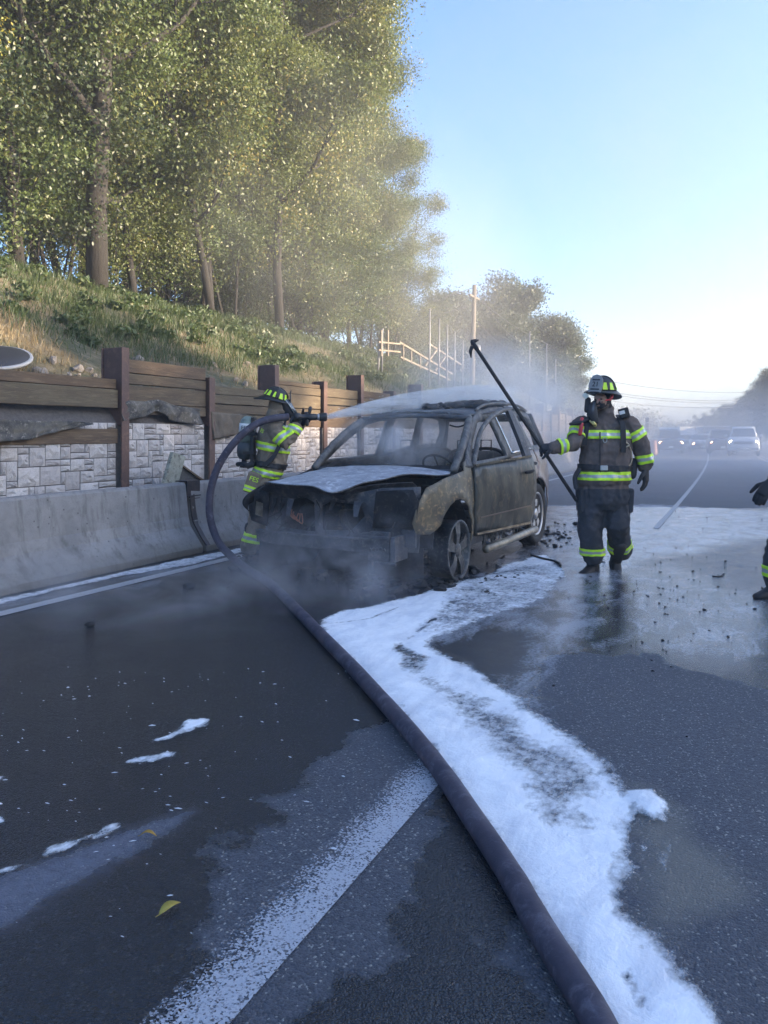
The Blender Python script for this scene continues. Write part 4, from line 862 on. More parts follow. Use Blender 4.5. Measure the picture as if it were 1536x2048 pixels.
bm = bmesh.new(); beam(bm, dp(1.46, .385, .012), dp(2.58, .405, .012), .014, .022); from_bm('bottom_trim', bm, M_gold, door, smooth=False)
rdoor = panel('rear_door', [(2.78, .42), (2.77, .8), (2.78, 1.165), (3.3, 1.195), (3.74, 1.215), (3.80, 1.05), (3.72, .92)] + arc(3.66, .39, .47, 100, 172) + [(3.15, .42)], side(1, .004, 12), .075, M_rear, car, th=.03, off=-1)
bm = bmesh.new(); e = lambda y, z, dx=.012: Vector((hw(y, z) + dx, y, z))
loft(bm, [[e(y, z), e(y + .028, z), e(y + .028, z, -.02), e(y, z, -.02)] for y, z in ((2.845, 1.19), (2.825, 1.4), (2.785, 1.645))])
from_bm('window_trim', bm, M_chrome, rdoor, smooth=False)
bm = bmesh.new(); q = [e(2.79, 1.65), e(3.1, 1.675), e(3.4, 1.675), e(3.52, 1.65)]; limb(bm, q, .014, 8, round_ends=False); from_bm('window_trim', bm, M_chrome, rdoor)
bm = bmesh.new(); q = [e(2.85, 1.195), e(3.3, 1.215), e(3.66, 1.235)]; limb(bm, q, .013, 8, round_ends=False); from_bm('sill_trim', bm, M_chrome, rdoor)
bm = bmesh.new(); limb(bm, [e(3.42, 1.03, .0), e(3.47, 1.035, .035), e(3.58, 1.045, .035), e(3.63, 1.05, 0)], [.014, .018, .018, .014], 8); from_bm('handle', bm, M_char, rdoor)
bm = bmesh.new(); beam(bm, e(2.82, .60, .006), e(3.22, .63, .006), .01, .016); from_bm('door_crease', bm, M_gold, rdoor, smooth=False)
bm = bmesh.new(); beam(bm, e(2.78, .44, .006), e(3.2, .455, .006), .012, .02); from_bm('bottom_trim', bm, M_gold, rdoor, smooth=False)
panel('quarter_panel', arc(3.66, .39, .47, -5, 98) + [(3.74, .93), (3.82, 1.06), (3.77, 1.215), (4.30, 1.225), (4.53, 1.25), (4.57, 1.0), (4.56, .62), (4.50, .40), (4.2, .36)], side(1, .003, 14), .07, M_rear, car, th=.01, off=-1)
lower_far = [(1.40, .34), (1.42, 1.09), (2.6, 1.15), (4.5, 1.24), (4.55, .42), (4.12, .40)] + arc(3.66, .39, .47, 0, 180) + [(3.1, .40)]
panel('far_body_side', lower_far, side(-1, .006, 15), .11, M_burnt, car, th=.03, off=1)
# tail, rear glass frame
panel('tailgate', [(-.80, .45), (.80, .45), (.84, 1.2), (.66, 1.70), (-.66, 1.70), (-.84, 1.2)], lambda x, z: Vector((x, 4.55 - .34 * max(0, z - 1.2) ** 1.1 - .06 * abs(x) ** 2, z)), .12, M_burnt, car, [[(-.68, 1.18), (.68, 1.18), (.58, 1.60), (-.58, 1.60)]], th=.03)
# inner sills, floor, firewall, dash, seats, wheel
bm = bmesh.new(); box(bm, (0, 2.7, .36), (1.72, 3.2, .06)); box(bm, (0, 1.30, .66), (1.62, .06, .66)); from_bm('floor_pan', bm, M_char, car, smooth=False)
bm = bmesh.new(); rings = []
for x in np.linspace(-.74, .74, 16):
    w_ = .02 * nz((x * 6, 1, 1)); rings.append([Vector((x, 1.36, .78)), Vector((x, 1.38, 1.04 + w_)), Vector((x, 1.52, 1.085 + w_ + .02 * nz((x * 9, 2, 1)))), Vector((x, 1.66, 1.02 + w_)), Vector((x, 1.64, .78))])
loft(bm, rings); bmesh.ops.recalc_face_normals(bm, faces=bm.faces); from_bm('dashboard', bm, M_char, car, smooth=False)
bm = bmesh.new(); c0 = Vector((.36, 1.86, 1.06)); ax_ = Vector((0, .55, .55)).normalized(); u = Vector((1, 0, 0)); v = ax_.cross(u)
q = [c0 + (u * cos(a) + v * sin(a)) * .18 for a in np.linspace(0, 2 * pi, 25)]; limb(bm, q, .013, 6, round_ends=False)
for a in (.3, 2.8, 4.7): limb(bm, [c0, c0 + (u * cos(a) + v * sin(a)) * .18], .01, 6, round_ends=False)
limb(bm, [c0, c0 - ax_ * .3], .022, 6, round_ends=False); from_bm('steering_wheel', bm, M_char, car)
def seat_frame(x, y, w_):
    bm = bmesh.new()
    q = spline([(x - w_, y, .52), (x - w_, y + .10, .85), (x - w_ * .85, y + .17, 1.12), (x - w_ * .45, y + .19, 1.22), (x + w_ * .45, y + .19, 1.22), (x + w_ * .85, y + .17, 1.12), (x + w_, y + .10, .85), (x + w_, y, .52)], 4); limb(bm, q, .02, 6, round_ends=False)
    for z in (.7, .9, 1.06): limb(bm, [(x - w_ * .95, y + .1 + (z - .85) * .26, z), (x, y + .12 + (z - .85) * .26, z - .03), (x + w_ * .95, y + .1 + (z - .85) * .26, z)], .008, 5, round_ends=False)
    limb(bm, [(x - .07, y + .19, 1.2), (x - .07, y + .2, 1.34), (x + .07, y + .2, 1.34), (x + .07, y + .19, 1.2)], .010, 5, round_ends=False)
    box(bm, (x, y - .22, .50), (w_ * 2, .46, .07)); from_bm('seat_frame', bm, M_char, car)
seat_frame(.38, 2.35, .23); seat_frame(-.38, 2.35, .23); seat_frame(.34, 3.25, .3); seat_frame(-.36, 3.25, .3)
bm = bmesh.new(); limb(bm, spline([(-.74, 2.68, 1.42), (-.70, 2.62, 1.36), (-.71, 2.6, 1.25), (-.75, 2.66, 1.18)], 4), .012, 6, round_ends=False); limb(bm, [(.60, 2.1, 1.58), (.56, 2.12, 1.45), (.57, 2.1, 1.36)], .008, 5); limb(bm, spline([(.62, 2.1, 1.54), (.5, 2.1, 1.50), (.40, 2.1, 1.52)], 4), .010, 5); from_bm('hanging_straps', bm, M_char, car)
# hood
hood_poly = [(-.80, 1.16), (-.4, 1.20), (0, 1.21), (.4, 1.20), (.80, 1.16), (.84, 1.02), (.78, .88), (.70, .74), (.56, .58), (.46, .36), (.34, .20), (.22, .02), (.12, -.05), (-.05, -.02), (-.25, -.04), (-.45, -.02), (-.62, .02), (-.74, .16), (-.84, .42), (-.84, .8)]
def hood_f(x, y):
    u = max(0, min(1, y / 1.2)); z = .925 + .115 * u + .045 * (1 - (x / .85) ** 2)
    fr = math.exp(-(max(y, 0) / .22) ** 2)
    z += fr * (-.055 * math.exp(-((x - .14) / .16) ** 2) - .02 + .03 * math.exp(-((x + .62) / .2) ** 2)) + .010 * nz((x, y, 2), 3.5) + .004 * nz((x, y, 2), 11)
    z += .035 * math.exp(-((x - .62) / .12) ** 2 - ((y - .55) / .3) ** 2) - .035 * math.exp(-((x + .80) / .08) ** 2)
    return Vector((x, y - .03 * fr, z))
rr_s = random.Random(14)
hood = panel('hood', hood_poly, hood_f, .065, M_ash, car, th=.006, off=-1)
# crumpled sheet hanging under the hood lip
def lip(u, w):
    x = -.80 + 1.55 * u; top = hood_f(max(-.8, min(.5, x)), .06 + .5 * max(0, x - .15)).z - .02
    sag = (.07 + .06 * abs(sin(u * 9)) + .05 * math.exp(-((u - .25) / .1) ** 2)) * (1 - .5 * u)
    return Vector((x, .10 + .5 * max(0, x - .2) + .10 * w + .02 * nz((u * 9, w, 1)), top - sag * w))
panel('hood_underside', [(0, 0), (1, 0), (1, 1), (0, 1)], lip, .06, M_burnt, car, th=.006)
# pale burnt lip and torn scraps along the hood edge
bm = bmesh.new(); q = [hood_f(x, y) + Vector((0, -.006, -.004)) for x, y in ((-.84, .42), (-.74, .16), (-.62, .02), (-.45, -.02), (-.25, -.04), (-.05, -.02), (.12, -.05), (.22, .02), (.34, .20), (.46, .36), (.56, .58), (.70, .74), (.78, .88), (.84, 1.02))]
limb(bm, spline(q, 3), .007, 6, round_ends=False); from_bm('hood_lip', bm, M_rimb, hood)
for k in range(4):
    x0 = (-.60, -.41, .06, .33)[k]; a = Vector((x0, .10, .80 + .03 * nz((k, 1, 1)))); bm = bmesh.new(); w_ = rr_s.uniform(.02, .05); L_ = rr_s.uniform(.06, .17)
    loft(bm, [[a + Vector((sx * w_ * (1 - .5 * u) + .03 * nz((k, u * 2, 3)), -.05 * u + dy + .02 * nz((k, u * 3, 5)), -L_ * u)) for sx, dy in ((-1, 0), (1, 0), (1, .006), (-1, .006))] for u in (0, .35, .7, 1)])
    from_bm('torn_scrap', bm, M_burnt if k % 2 else M_char, car, False)
# radiator support, headlight cavities, beam, brackets
sup = [(-.80, .36), (.84, .34), (.87, .60), (.86, .94), (.50, .92), (.2, .86), (-.3, .88), (-.78, .90), (-.86, .62)]
sh_ = [[(-.66, .50), (-.20, .48), (-.20, .76), (-.30, .80), (-.64, .79)], [(-.12, .50), (.20, .52), (.34, .66), (.30, .76), (-.02, .78), (-.12, .74)]]
panel('radiator_support', sup, lambda x, z: Vector((x, .20 + .16 * abs(x) ** 2.2 + .02 * nz((x, z, 5), 5), z)), .07, M_burnt, car, sh_, th=.02)
panel('headlight_cavity', [(.46, .56), (.86, .58), (.90, .80), (.84, .92), (.50, .90)], lambda x, z: Vector((x, .13 + .22 * abs(x - .42) ** 1.5 + .02 * nz((x, z, 6), 6) + .06 * math.exp(-((x - .66) / .12) ** 2 - ((z - .73) / .1) ** 2), z)), .06, M_char, car, th=.012)
panel('headlight_cavity', [(-.92, .56), (-.70, .52), (-.66, .84), (-.84, .88), (-.96, .76)], lambda x, z: Vector((x, .10 + .3 * abs(x + .66) ** 1.3 + .02 * nz((x, z, 7), 6), z)), .06, M_char, car, [[(-.87, .62), (-.76, .60), (-.75, .74), (-.85, .76)]], th=.012)
bm = bmesh.new(); loft(bm, [[Vector((x, .02 + .20 * abs(x) ** 2.4, z0)), Vector((x, -.04 + .20 * abs(x) ** 2.4, z0 + .01)), Vector((x, -.05 + .2 * abs(x) ** 2.4, z1)), Vector((x, .01 + .2 * abs(x) ** 2.4, z1 + .012))] for x, z0, z1 in [(x, .36 + .012 * nz((x * 5, 0, 0)), .475 + .012 * nz((x * 4, 3, 0))) for x in np.linspace(-.80, .62, 24)]])
bmesh.ops.recalc_face_normals(bm, faces=bm.faces); from_bm('bumper_beam', bm, M_burnt, car, smooth=False)
bm = bmesh.new(); q = [Vector((x, -.075 + .2 * abs(x) ** 2.4, .484 + .012 * nz((x * 5, 3, 0)))) for x in np.linspace(-.78, .55, 20)]; limb(bm, q, .008, 6, round_ends=False); from_bm('bumper_edge', bm, M_rimb, car)
panel('air_dam', [(-.82, .14), (-.62, .10), (-.4, .18), (-.1, .22), (.0, .36), (-.80, .40)], lambda x, z: Vector((x, -.02 + .24 * abs(x) ** 2.2 + .03 * nz((x, z, 3), 5), z)), .07, M_char, car, th=.012)
bm = bmesh.new()
for (c_, s_) in (((.60, .02, .42), (.20, .04, .26)), ((.74, .12, .40), (.05, .26, .22)), ((.50, .03, .34), (.04, .05, .30)), ((.66, .00, .27), (.22, .03, .03)), ((.58, -.02, .50), (.26, .03, .03)), ((.80, .20, .48), (.14, .03, .16)), ((.42, .10, .42), (.10, .12, .20))): box(bm, c_, s_)
o = from_bm('crash_bracket', bm, M_burnt, car, smooth=False); bevel(o, .008)
bm = bmesh.new(); rr_ = random.Random(5)
for k in range(5): lathe(bm, [(.004, 0), (.016, 0), (.016, .012), (.004, .014)], (.53 + .035 * k, -.028, .36 + .05 * rr_.random()), (0, -1, 0), 8)
from_bm('bracket_bolts', bm, M_rimb, car)
panel('under_nose_screen', [(-.80, .07), (.80, .07), (.80, .42), (-.80, .42)], lambda x, z: Vector((x, .50 + .04 * nz((x, z, 2), 4), z)), .12, M_char, car, th=.01)  # dark upright sheet, added to block the bright gap under the nose
# engine, hoses, wires
bm = bmesh.new()
for k in range(26):
    c_ = Vector((rr_.uniform(-.6, .6), rr_.uniform(.42, 1.1), rr_.uniform(.38, .78))); s_ = [rr_.uniform(.08, .34) for _ in range(3)]
    box(bm, c_, s_, Matrix.Rotation(rr_.uniform(-.4, .4), 3, 'Z'))
lathe(bm, [(.02, 0), (.11, 0), (.12, .06), (.05, .08)], (-.35, .36, .62), (0, -1, 0), 16); lathe(bm, [(.02, 0), (.09, 0), (.10, .05), (.04, .06)], (.10, .38, .58), (0, -1, 0), 16)
o = from_bm('engine', bm, M_char, car, smooth=False); bevel(o, .015)
bm = bmesh.new()
for k in range(3): x = -.44 + .02 * k; limb(bm, spline([(x - .05, .20, .70 - .02 * k), (x, .13, .64), (x + .05 + .02 * k, .14, .60 - .02 * k), (x + .10, .12, .66)], 5), .006, 6, round_ends=False)
from_bm('copper_pipes', bm, M_copper, car)
for k in range(16):
    bm = bmesh.new(); a = Vector((rr_.uniform(-.7, .7), .17, rr_.uniform(.45, .8))); limb(bm, spline([a, a + Vector((rr_.uniform(-.1, .1), -.06, -.08)), a + Vector((rr_.uniform(-.2, .2), -.03, rr_.uniform(-.22, -.1)))], 4), .006, 5, round_ends=False); from_bm('burnt_wire', bm, M_char, car)
# scraps hanging under the near sill
bm = bmesh.new()
for k in range(34):
    y = rr_.uniform(1.5, 2.95); a = Vector((.95, y, .37)); limb(bm, [a, a + Vector((rr_.uniform(-.01, .04), rr_.uniform(-.06, .06), -.06)), a + Vector((rr_.uniform(-.02, .05), rr_.uniform(-.1, .1), rr_.uniform(-.18, -.08)))], .006, 4, round_ends=False)
from_bm('melted_sill_strips', bm, M_frame, car)
bm = bmesh.new(); box(bm, (.86, 2.3, .33), (.14, 2.0, .10)); from_bm('sill', bm, M_burnt, car, smooth=False)
bm = bmesh.new(); q = [Vector((1.05, y, .225 + .02 * (y - 1.5) * .5)) for y in (1.50, 1.52, 2.2, 2.9, 3.26, 3.28)]; limb(bm, q, [.03, .045, .045, .045, .045, .03], 14, round_ends=False, flat=1.0); rb_ = from_bm('running_board', bm, M_gold, car)
for y in (1.75, 2.4, 3.0):
    bm = bmesh.new(); limb(bm, [(1.03, y, .235), (.86, y, .31)], .02, 6); from_bm('board_bracket', bm, M_burnt, rb_)
# wheels
def wheel(x, y, z, r, rr0, s, rim_m, tyre, label=None):
    w = thing('wheel', None, None, (x, y, z)); w.parent = car
    for k in list(w.keys()): del w[k]
    if label: w['label'] = label
    ax_ = Vector((s, 0, 0))
    if tyre:
        bm = bmesh.new(); lathe(bm, [(rr0, -.10), (r * .90, -.115), (r * .97, -.10), (r, -.06), (r, .06), (r * .97, .10), (r * .90, .115), (rr0 + .01, .10), (rr0 - .005, .08)], (0, 0, 0), ax_, 40); from_bm('tyre', bm, M_tyre, w)
        bm = bmesh.new()
        for k in range(40):
            a = 2 * pi * k / 40
            for q in (-.05, 0, .05): box(bm, (s * q, cos(a + q * 3) * (r + .001), sin(a + q * 3) * (r + .001)), (.040, .030, .012), Matrix.Rotation(a + q * 3 - pi / 2, 3, 'X'))
        tag(from_bm('tread', bm, M_tyre, w, smooth=False), kind='stuff')
    bm = bmesh.new(); lathe(bm, [(rr0 - .015, -.11), (rr0, -.11), (rr0, .085), (rr0 + .006, .095), (rr0 - .012, .10), (rr0 - .022, .085), (rr0 - .026, -.09)], (0, 0, 0), ax_, 40); from_bm('rim', bm, rim_m, w)
    for k in range(5):
        a = 2 * pi * k / 5 + .3; bm = bmesh.new()
        for da in (-.13, .13):
            dv = Vector((0, cos(a + da), sin(a + da))); d0 = Vector((0, cos(a + da * .5), sin(a + da * .5))); tv = Vector((0, -dv.z, dv.y))
            loft(bm, [[ax_ * x0 + d * rad + tv * wd, ax_ * x0 + d * rad - tv * wd, ax_ * (x0 - .035) + d * rad - tv * wd * .8, ax_ * (x0 - .035) + d * rad + tv * wd * .8] for d, rad, wd, x0 in ((d0, .05, .030, .075), (dv, rr0 * .55, .026, .085), (dv, rr0 - .015, .034, .07))])
        bmesh.ops.recalc_face_normals(bm, faces=bm.faces); from_bm('spoke', bm, rim_m, w, smooth=False)
    bm = bmesh.new(); lathe(bm, [(.01, .02), (.07, .03), (.07, .08), (.04, .095), (.01, .095)], (0, 0, 0), ax_, 16); from_bm('hub', bm, rim_m, w)
    bm = bmesh.new(); lathe(bm, [(.02, -.03), (rr0 * .72, -.03), (rr0 * .72, -.01), (.02, -.01)], (0, 0, 0), ax_, 24); from_bm('brake_disc', bm, M_burnt, w)
    return w
wheel(.90, .92, .292, .33, .290, 1, M_rimb, False, 'bare burned rim without a tyre')
wheel(.86, 3.66, .395, .395, .275, 1, M_rim, True, 'rear wheel with its tyre and silver rim')
wheel(-.86, .92, .30, .33, .275, -1, M_rimb, False); wheel(-.86, 3.66, .395, .395, .275, -1, M_rimb, True)
bm = bmesh.new(); limb(bm, [(-.85, .92, .30), (.85, .92, .30)], .04, 8); limb(bm, [(-.85, 3.66, .395), (.85, 3.66, .395)], .05, 8); from_bm('axles', bm, M_burnt, car)
# wheel wells
for y, z, r in ((.92, .36, .44), (3.66, .39, .48)):
    for s in (1, -1):
        bm = bmesh.new(); loft(bm, [[Vector((s * (.92 - .012), y + r * cos(a), z + r * sin(a))), Vector((s * .60, y + r * cos(a), z + r * sin(a))), Vector((s * .60, y + (r + .015) * cos(a), z + (r + .015) * sin(a))), Vector((s * (.92 - .012), y + (r + .015) * cos(a), z + (r + .015) * sin(a)))] for a in np.linspace(0, pi, 14)])
        bmesh.ops.recalc_face_normals(bm, faces=bm.faces); from_bm('wheel_well', bm, M_char, car)
# charred heap on the roof
bm = bmesh.new(); rr_ = random.Random(8); cw = car.matrix_world
cmx = Matrix.Translation(car.location) @ Matrix.Rotation(CAR_RZ, 4, 'Z')
def lump(bm, c, r, seed, fl=.55):
    res = bmesh.ops.create_icosphere(bm, subdivisions=2, radius=1.0)
    for v in res['verts']: p = v.co.copy(); v.co = Vector(c) + Vector((p.x * r, p.y * r, p.z * r * fl)) * (1 + .6 * nz(p, 1.7, seed) + .25 * nz(p, 5, seed))
for k in range(60):
    u = rr_.random(); x = .50 - .62 * u + rr_.gauss(0, .06); y = 2.55 + 1.35 * rr_.random(); z = roof_z(x, y).z
    lump(bm, cmx @ Vector((x, y, z + .012)), rr_.uniform(.03, .10) * (1.3 if 2.7 < y < 3.3 and x > .3 else 1), k)
tag(from_bm('charred_debris', bm, M_char), 'charred heap of burnt lining on top of the SUV roof', 'debris')
# ================================================================= firefighters
M_tan = mat('turnout_tan', (.24, .185, .135), (.18, .14, .10), (.29, .23, .17), scale=5, rough=.9, bscale=130, bump=.2, bdist=.003)
M_brown = mat('turnout_brown', (.135, .103, .09), (.10, .078, .07), (.17, .13, .11), scale=5, rough=.9, bscale=130, bump=.2, bdist=.003)
M_navy = mat('turnout_dark', (.045, .047, .055), (.034, .036, .042), (.065, .066, .075), scale=5, rough=.9, bscale=130, bump=.2, bdist=.003)
M_blk = mat('boot_rubber', (.010, .010, .013), (.018, .018, .021), rough=.6, bscale=60, bump=.1)
M_glove = mat('glove_leather', (.018, .018, .022), (.028, .028, .032), rough=.75, bscale=80, bump=.2)
M_hood = mat('hood_knit', (.22, .17, .12), (.16, .125, .09), rough=.95, bscale=120)
M_hoodk = mat('hood_black', (.020, .020, .024), (.03, .03, .034), rough=.95, bscale=120)
t = NT('lime_reflective'); t.set(Base_Color=(.62, .92, .04), Roughness=.5); M_lime = t.m
M_silv = plain('silver_reflective', (.42, .44, .44), .35, .3)
M_helm = mat('helmet_shell', (.016, .017, .020), (.028, .028, .03), rough=.38, rough2=.55, scale=9, bscale=60, bump=.08)
M_strap = plain('webbing_black', (.015, .015, .018), .7)
M_lens = plain('mask_lens', (.05, .06, .07), .08, 0, spec=.8)
M_tank = mat('tank_paint', (.22, .27, .23), (.17, .21, .19), (.10, .12, .11), scale=4, rough=.4, bump=.03)
M_tankd = plain('tank_base', (.03, .04, .045), .5)
M_white = plain('label_white', (.62, .62, .60), .6)
M_red = plain('strap_red', (.55, .05, .06), .5)
M_leather = mat('shield_leather', (.30, .29, .28), (.24, .23, .23), rough=.6, bscale=50, bump=.1)
DG = lambda: bpy.context.evaluated_depsgraph_get()
def remesh(bm, vox, smooth_it=4):
    me = bpy.data.meshes.new('tmp'); bm.to_mesh(me); bm.free(); o = bpy.data.objects.new('tmp', me); COL.objects.link(o)
    m = o.modifiers.new('r', 'REMESH'); m.mode = 'VOXEL'; m.voxel_size = vox
    s = o.modifiers.new('s', 'SMOOTH'); s.iterations = smooth_it; s.factor = .5
    out = bpy.data.meshes.new_from_object(o.evaluated_get(DG())); bpy.data.objects.remove(o); bpy.data.meshes.remove(me); return out
def text_mesh(name, s_, size, m):
    cu = bpy.data.curves.new(name, 'FONT'); cu.body = s_; cu.size = size; cu.align_x = 'CENTER'; cu.align_y = 'CENTER'; cu.extrude = .0015
    o = bpy.data.objects.new(name, cu); COL.objects.link(o); me = bpy.data.meshes.new_from_object(o.evaluated_get(DG())); bpy.data.objects.remove(o); bpy.data.curves.remove(cu)
    me.materials.clear(); me.materials.append(m); return link(name, me)
class Body:
    def __init__(s): s.bm = bmesh.new(); s.segs = []
    def limb(s, lab, pts, rad, n=14):
        pts = [Vector(p) for p in pts]; rad = list(rad) if hasattr(rad, '__len__') else [rad] * len(pts)
        limb(s.bm, pts, rad, n)
        for i in range(len(pts) - 1): s.segs.append((lab, pts[i], pts[i + 1], rad[i], rad[i + 1]))
    def torso(s, lab, rings, right, n=22, seg_r=None):
        L = []
        for c, fwd, a, b in rings:
            c = Vector(c); r_ = Vector(right).normalized(); f = Vector(fwd).normalized(); f = (f - r_ * f.dot(r_)).normalized()
            L.append([c + r_ * (abs(cos(q)) ** .8 * (1 if cos(q) > 0 else -1)) * a + f * (abs(sin(q)) ** .85 * (1 if sin(q) > 0 else -1)) * b for q in [2 * pi * k / n for k in range(n)]])
        loft(s.bm, L)
        for i in range(len(rings) - 1): s.segs.append((lab, Vector(rings[i][0]), Vector(rings[i + 1][0]), rings[i][2] * .92, rings[i + 1][2] * .92))
    def ball(s, lab, c, r3, rot=None):
        M_ = Matrix.Translation(Vector(c)) @ (rot.to_4x4() if rot is not None else Matrix.Identity(4)) @ Matrix.Diagonal((*r3, 1))
        bmesh.ops.create_icosphere(s.bm, subdivisions=3, radius=1, matrix=M_); s.segs.append((lab, Vector(c), Vector(c) + Vector((0, 0, .001)), min(r3), min(r3)))
    def build(s, parent, mats, order, vox=.013, folds=.018):
        bmesh.ops.recalc_face_normals(s.bm, faces=s.bm.faces); me = remesh(s.bm, vox, 5)
        nv = len(me.vertices); co = np.empty(nv * 3, np.float32); me.vertices.foreach_get('co', co); co = co.reshape(-1, 3)
        def label(pts):
            best = np.full(len(pts), 1e9); lab = np.zeros(len(pts), int)
            for L, p0, p1, r0, r1 in s.segs:
                a = np.array(p0); v = np.array(p1) - a; tt = np.clip(((pts - a) @ v) / (v @ v + 1e-9), 0, 1); d = np.linalg.norm(pts - a - tt[:, None] * v, axis=1) / (r0 + (r1 - r0) * tt)
                k = d < best; best[k] = d[k]; lab[k] = order.index(L)
            return lab
        vl = label(co); no = np.empty(nv * 3, np.float32); me.vertices.foreach_get('normal', no); no = no.reshape(-1, 3)
        amp = np.array([0.002 if ('boot' in order[q] or 'head' in order[q] or 'neck' in order[q]) else folds for q in vl])
        disp = np.array([(1 - abs(nz((p[0], p[1], p[2] * .62), 8.5))) ** 3 * 1.0 - .45 + .6 * nz(p, 22, 3) + nz(p, 3.5, 9) * 1.2 for p in co])
        me.vertices.foreach_set('co', (co + no * (amp * disp)[:, None]).astype(np.float32).ravel())
        nf = len(me.polygons); fc = np.empty(nf * 3, np.float32); me.polygons.foreach_get('center', fc); fl = label(fc.reshape(-1, 3))
        me.materials.clear(); um = []
        for L in order:
            if mats[L] not in um: um.append(mats[L])
        for m in um: me.materials.append(m)
        me.polygons.foreach_set('material_index', np.array([um.index(mats[order[q]]) for q in fl], np.int32)); me.polygons.foreach_set('use_smooth', [True] * nf); me.update()
        s.me = me; s.fl = fl; s.order = order; o = link('body', me, parent); o.location = -parent.location; s.parent = parent; return o
    def band(s, labs, c, axis, half, rmax=.4, name='reflective_stripe', mats=None, lift=.006, split=.36):
        c = Vector(c); axis = Vector(axis).normalized(); ids = {s.order.index(l) for l in labs}
        bm = bmesh.new(); bm.from_mesh(s.me); bm.faces.ensure_lookup_table()
        kill = [f for f in bm.faces if s.fl[f.index] not in ids or abs((f.calc_center_median() - c).dot(axis)) > half + .03 or ((f.calc_center_median() - c) - axis * (f.calc_center_median() - c).dot(axis)).length > rmax]
        bmesh.ops.delete(bm, geom=kill, context='FACES')
        for sg, hh in ((1, half), (-1, half)):
            bmesh.ops.bisect_plane(bm, geom=bm.verts[:] + bm.edges[:] + bm.faces[:], plane_co=c + axis * hh * sg, plane_no=axis * sg, clear_outer=True)
        if split:
            for sg in (1, -1): bmesh.ops.bisect_plane(bm, geom=bm.verts[:] + bm.edges[:] + bm.faces[:], plane_co=c + axis * half * split * sg, plane_no=axis * sg)
        bm.normal_update(); off = {v: v.co + v.normal * lift for v in bm.verts}
        for v, q in off.items(): v.co = q
        for f in bm.faces: f.material_index = 1 if split and abs((f.calc_center_median() - c).dot(axis)) < half * split else 0
        if not bm.faces: bm.free(); return None
        o = from_bm(name, bm, mats or [M_lime, M_silv], s.parent); o.location = -s.parent.location; solid(o, .004, 1); return o
def glove(parent, wrist, d, n, curl=.5, sc=1.0, thumb=1, m=None, spread=.10, name='glove', cuff=.07):
    """hand in a glove: wrist point, direction of the fingers, back-of-hand normal"""
    d = Vector(d).normalized(); n = Vector(n); n = (n - d * n.dot(d)).normalized(); s = d.cross(n) * thumb; bm = bmesh.new(); w = Vector(wrist)
    def el(c, a, b, e): loftr = []; return c
    rings = []
    for u, a, b in ((-.06, .042, .036), (-.02, .040, .032), (.02, .046, .030), (.06, .052, .028), (.095, .050, .026), (.112, .040, .02)):
        rings.append([w + d * u * sc + (s * cos(q) * a + n * sin(q) * b) * sc for q in [2 * pi * k / 14 for k in range(14)]])
    loft(bm, rings)
    for k, (off, L) in enumerate(((.036, .078), (.012, .090), (-.012, .084), (-.034, .066))):
        p = w + (d * .098 + s * off) * sc; dd = (d + s * off * spread * 8).normalized(); pts = [p - dd * .02 * sc, p]; ang = 0
        for j, fr in enumerate((.45, .32, .23)):
            ang = curl * (.8, 1.0, .8)[j] + (.0 if j else 0); nn = n - dd * n.dot(dd); nn.normalize(); dd = (dd * cos(ang) - nn * sin(ang)).normalized(); p = p + dd * L * fr * sc; pts.append(p)
        limb(bm, pts, [.0145 * sc, .0145 * sc, .014 * sc, .013 * sc, .0115 * sc], 8)
    p = w + (d * .03 + s * .038) * sc; d1 = (d * .65 + s * .75 - n * .25).normalized(); d2 = (d * .9 + s * .3 - n * (.25 + curl * .5)).normalized()
    limb(bm, [p - d1 * .01, p + d1 * .045 * sc, p + d1 * .045 * sc + d2 * .04 * sc, p + d1 * .045 * sc + d2 * .07 * sc], [.019 * sc, .017 * sc, .015 * sc, .012 * sc], 8)
    bmesh.ops.recalc_face_normals(bm, faces=bm.faces); me = remesh(bm, .0055 * sc, 3); me.materials.clear(); me.materials.append(m or M_glove); me.polygons.foreach_set('use_smooth', [True] * len(me.polygons))
    o = link(name, me, parent); o.location = -parent.location; return o
def part(name, bm, m, parent, smooth=True):
    o = from_bm(name, bm, m, parent, smooth); o.location = -parent.location; return o
def boot(parent, ankle, toe_dir, up=UP, sc=1.0, m=None):
    """rubber boot: sole line starts below the ankle and runs towards the toe"""
    f = Vector(toe_dir).normalized(); u = Vector(up); u = (u - f * u.dot(f)).normalized(); s = f.cross(u); a = Vector(ankle); bm = bmesh.new(); rings = []
    for x, zt, zb, w in ((-.085, -.005, -.105, .030), (-.075, .02, -.118, .044), (-.03, .03, -.12, .050), (.04, .005, -.118, .050), (.10, -.035, -.118, .054), (.15, -.055, -.116, .054), (.19, -.068, -.112, .044), (.208, -.085, -.105, .024)):
        rings.append([a + f * x * sc + u * ((zt + zb) / 2 + (zt - zb) / 2 * (abs(sin(q)) ** .7 * (1 if sin(q) > 0 else -1))) * sc + s * w * cos(q) * sc for q in [2 * pi * k / 14 for k in range(14)]])
    loft(bm, rings); limb(bm, [a - u * .05, a + u * .10, a + u * .2], [.055 * sc, .062 * sc, .07 * sc], 12); bmesh.ops.recalc_face_normals(bm, faces=bm.faces)
    o = part('boot', bm, m or M_blk, parent)
    bm = bmesh.new(); loft(bm, [[a + f * x * sc + u * zz * sc + s * ss * w * sc for zz, ss in ((-.128, -1), (-.128, 1), (-.112, 1.04), (-.112, -1.04))] for x, w in ((-.09, .032), (-.07, .046), (-.02, .050), (.04, .050), (.1, .055), (.15, .055), (.195, .042), (.212, .02))]); bmesh.ops.recalc_face_normals(bm, faces=bm.faces)
    so_ = from_bm('sole', bm, M_blk, o, False); return o
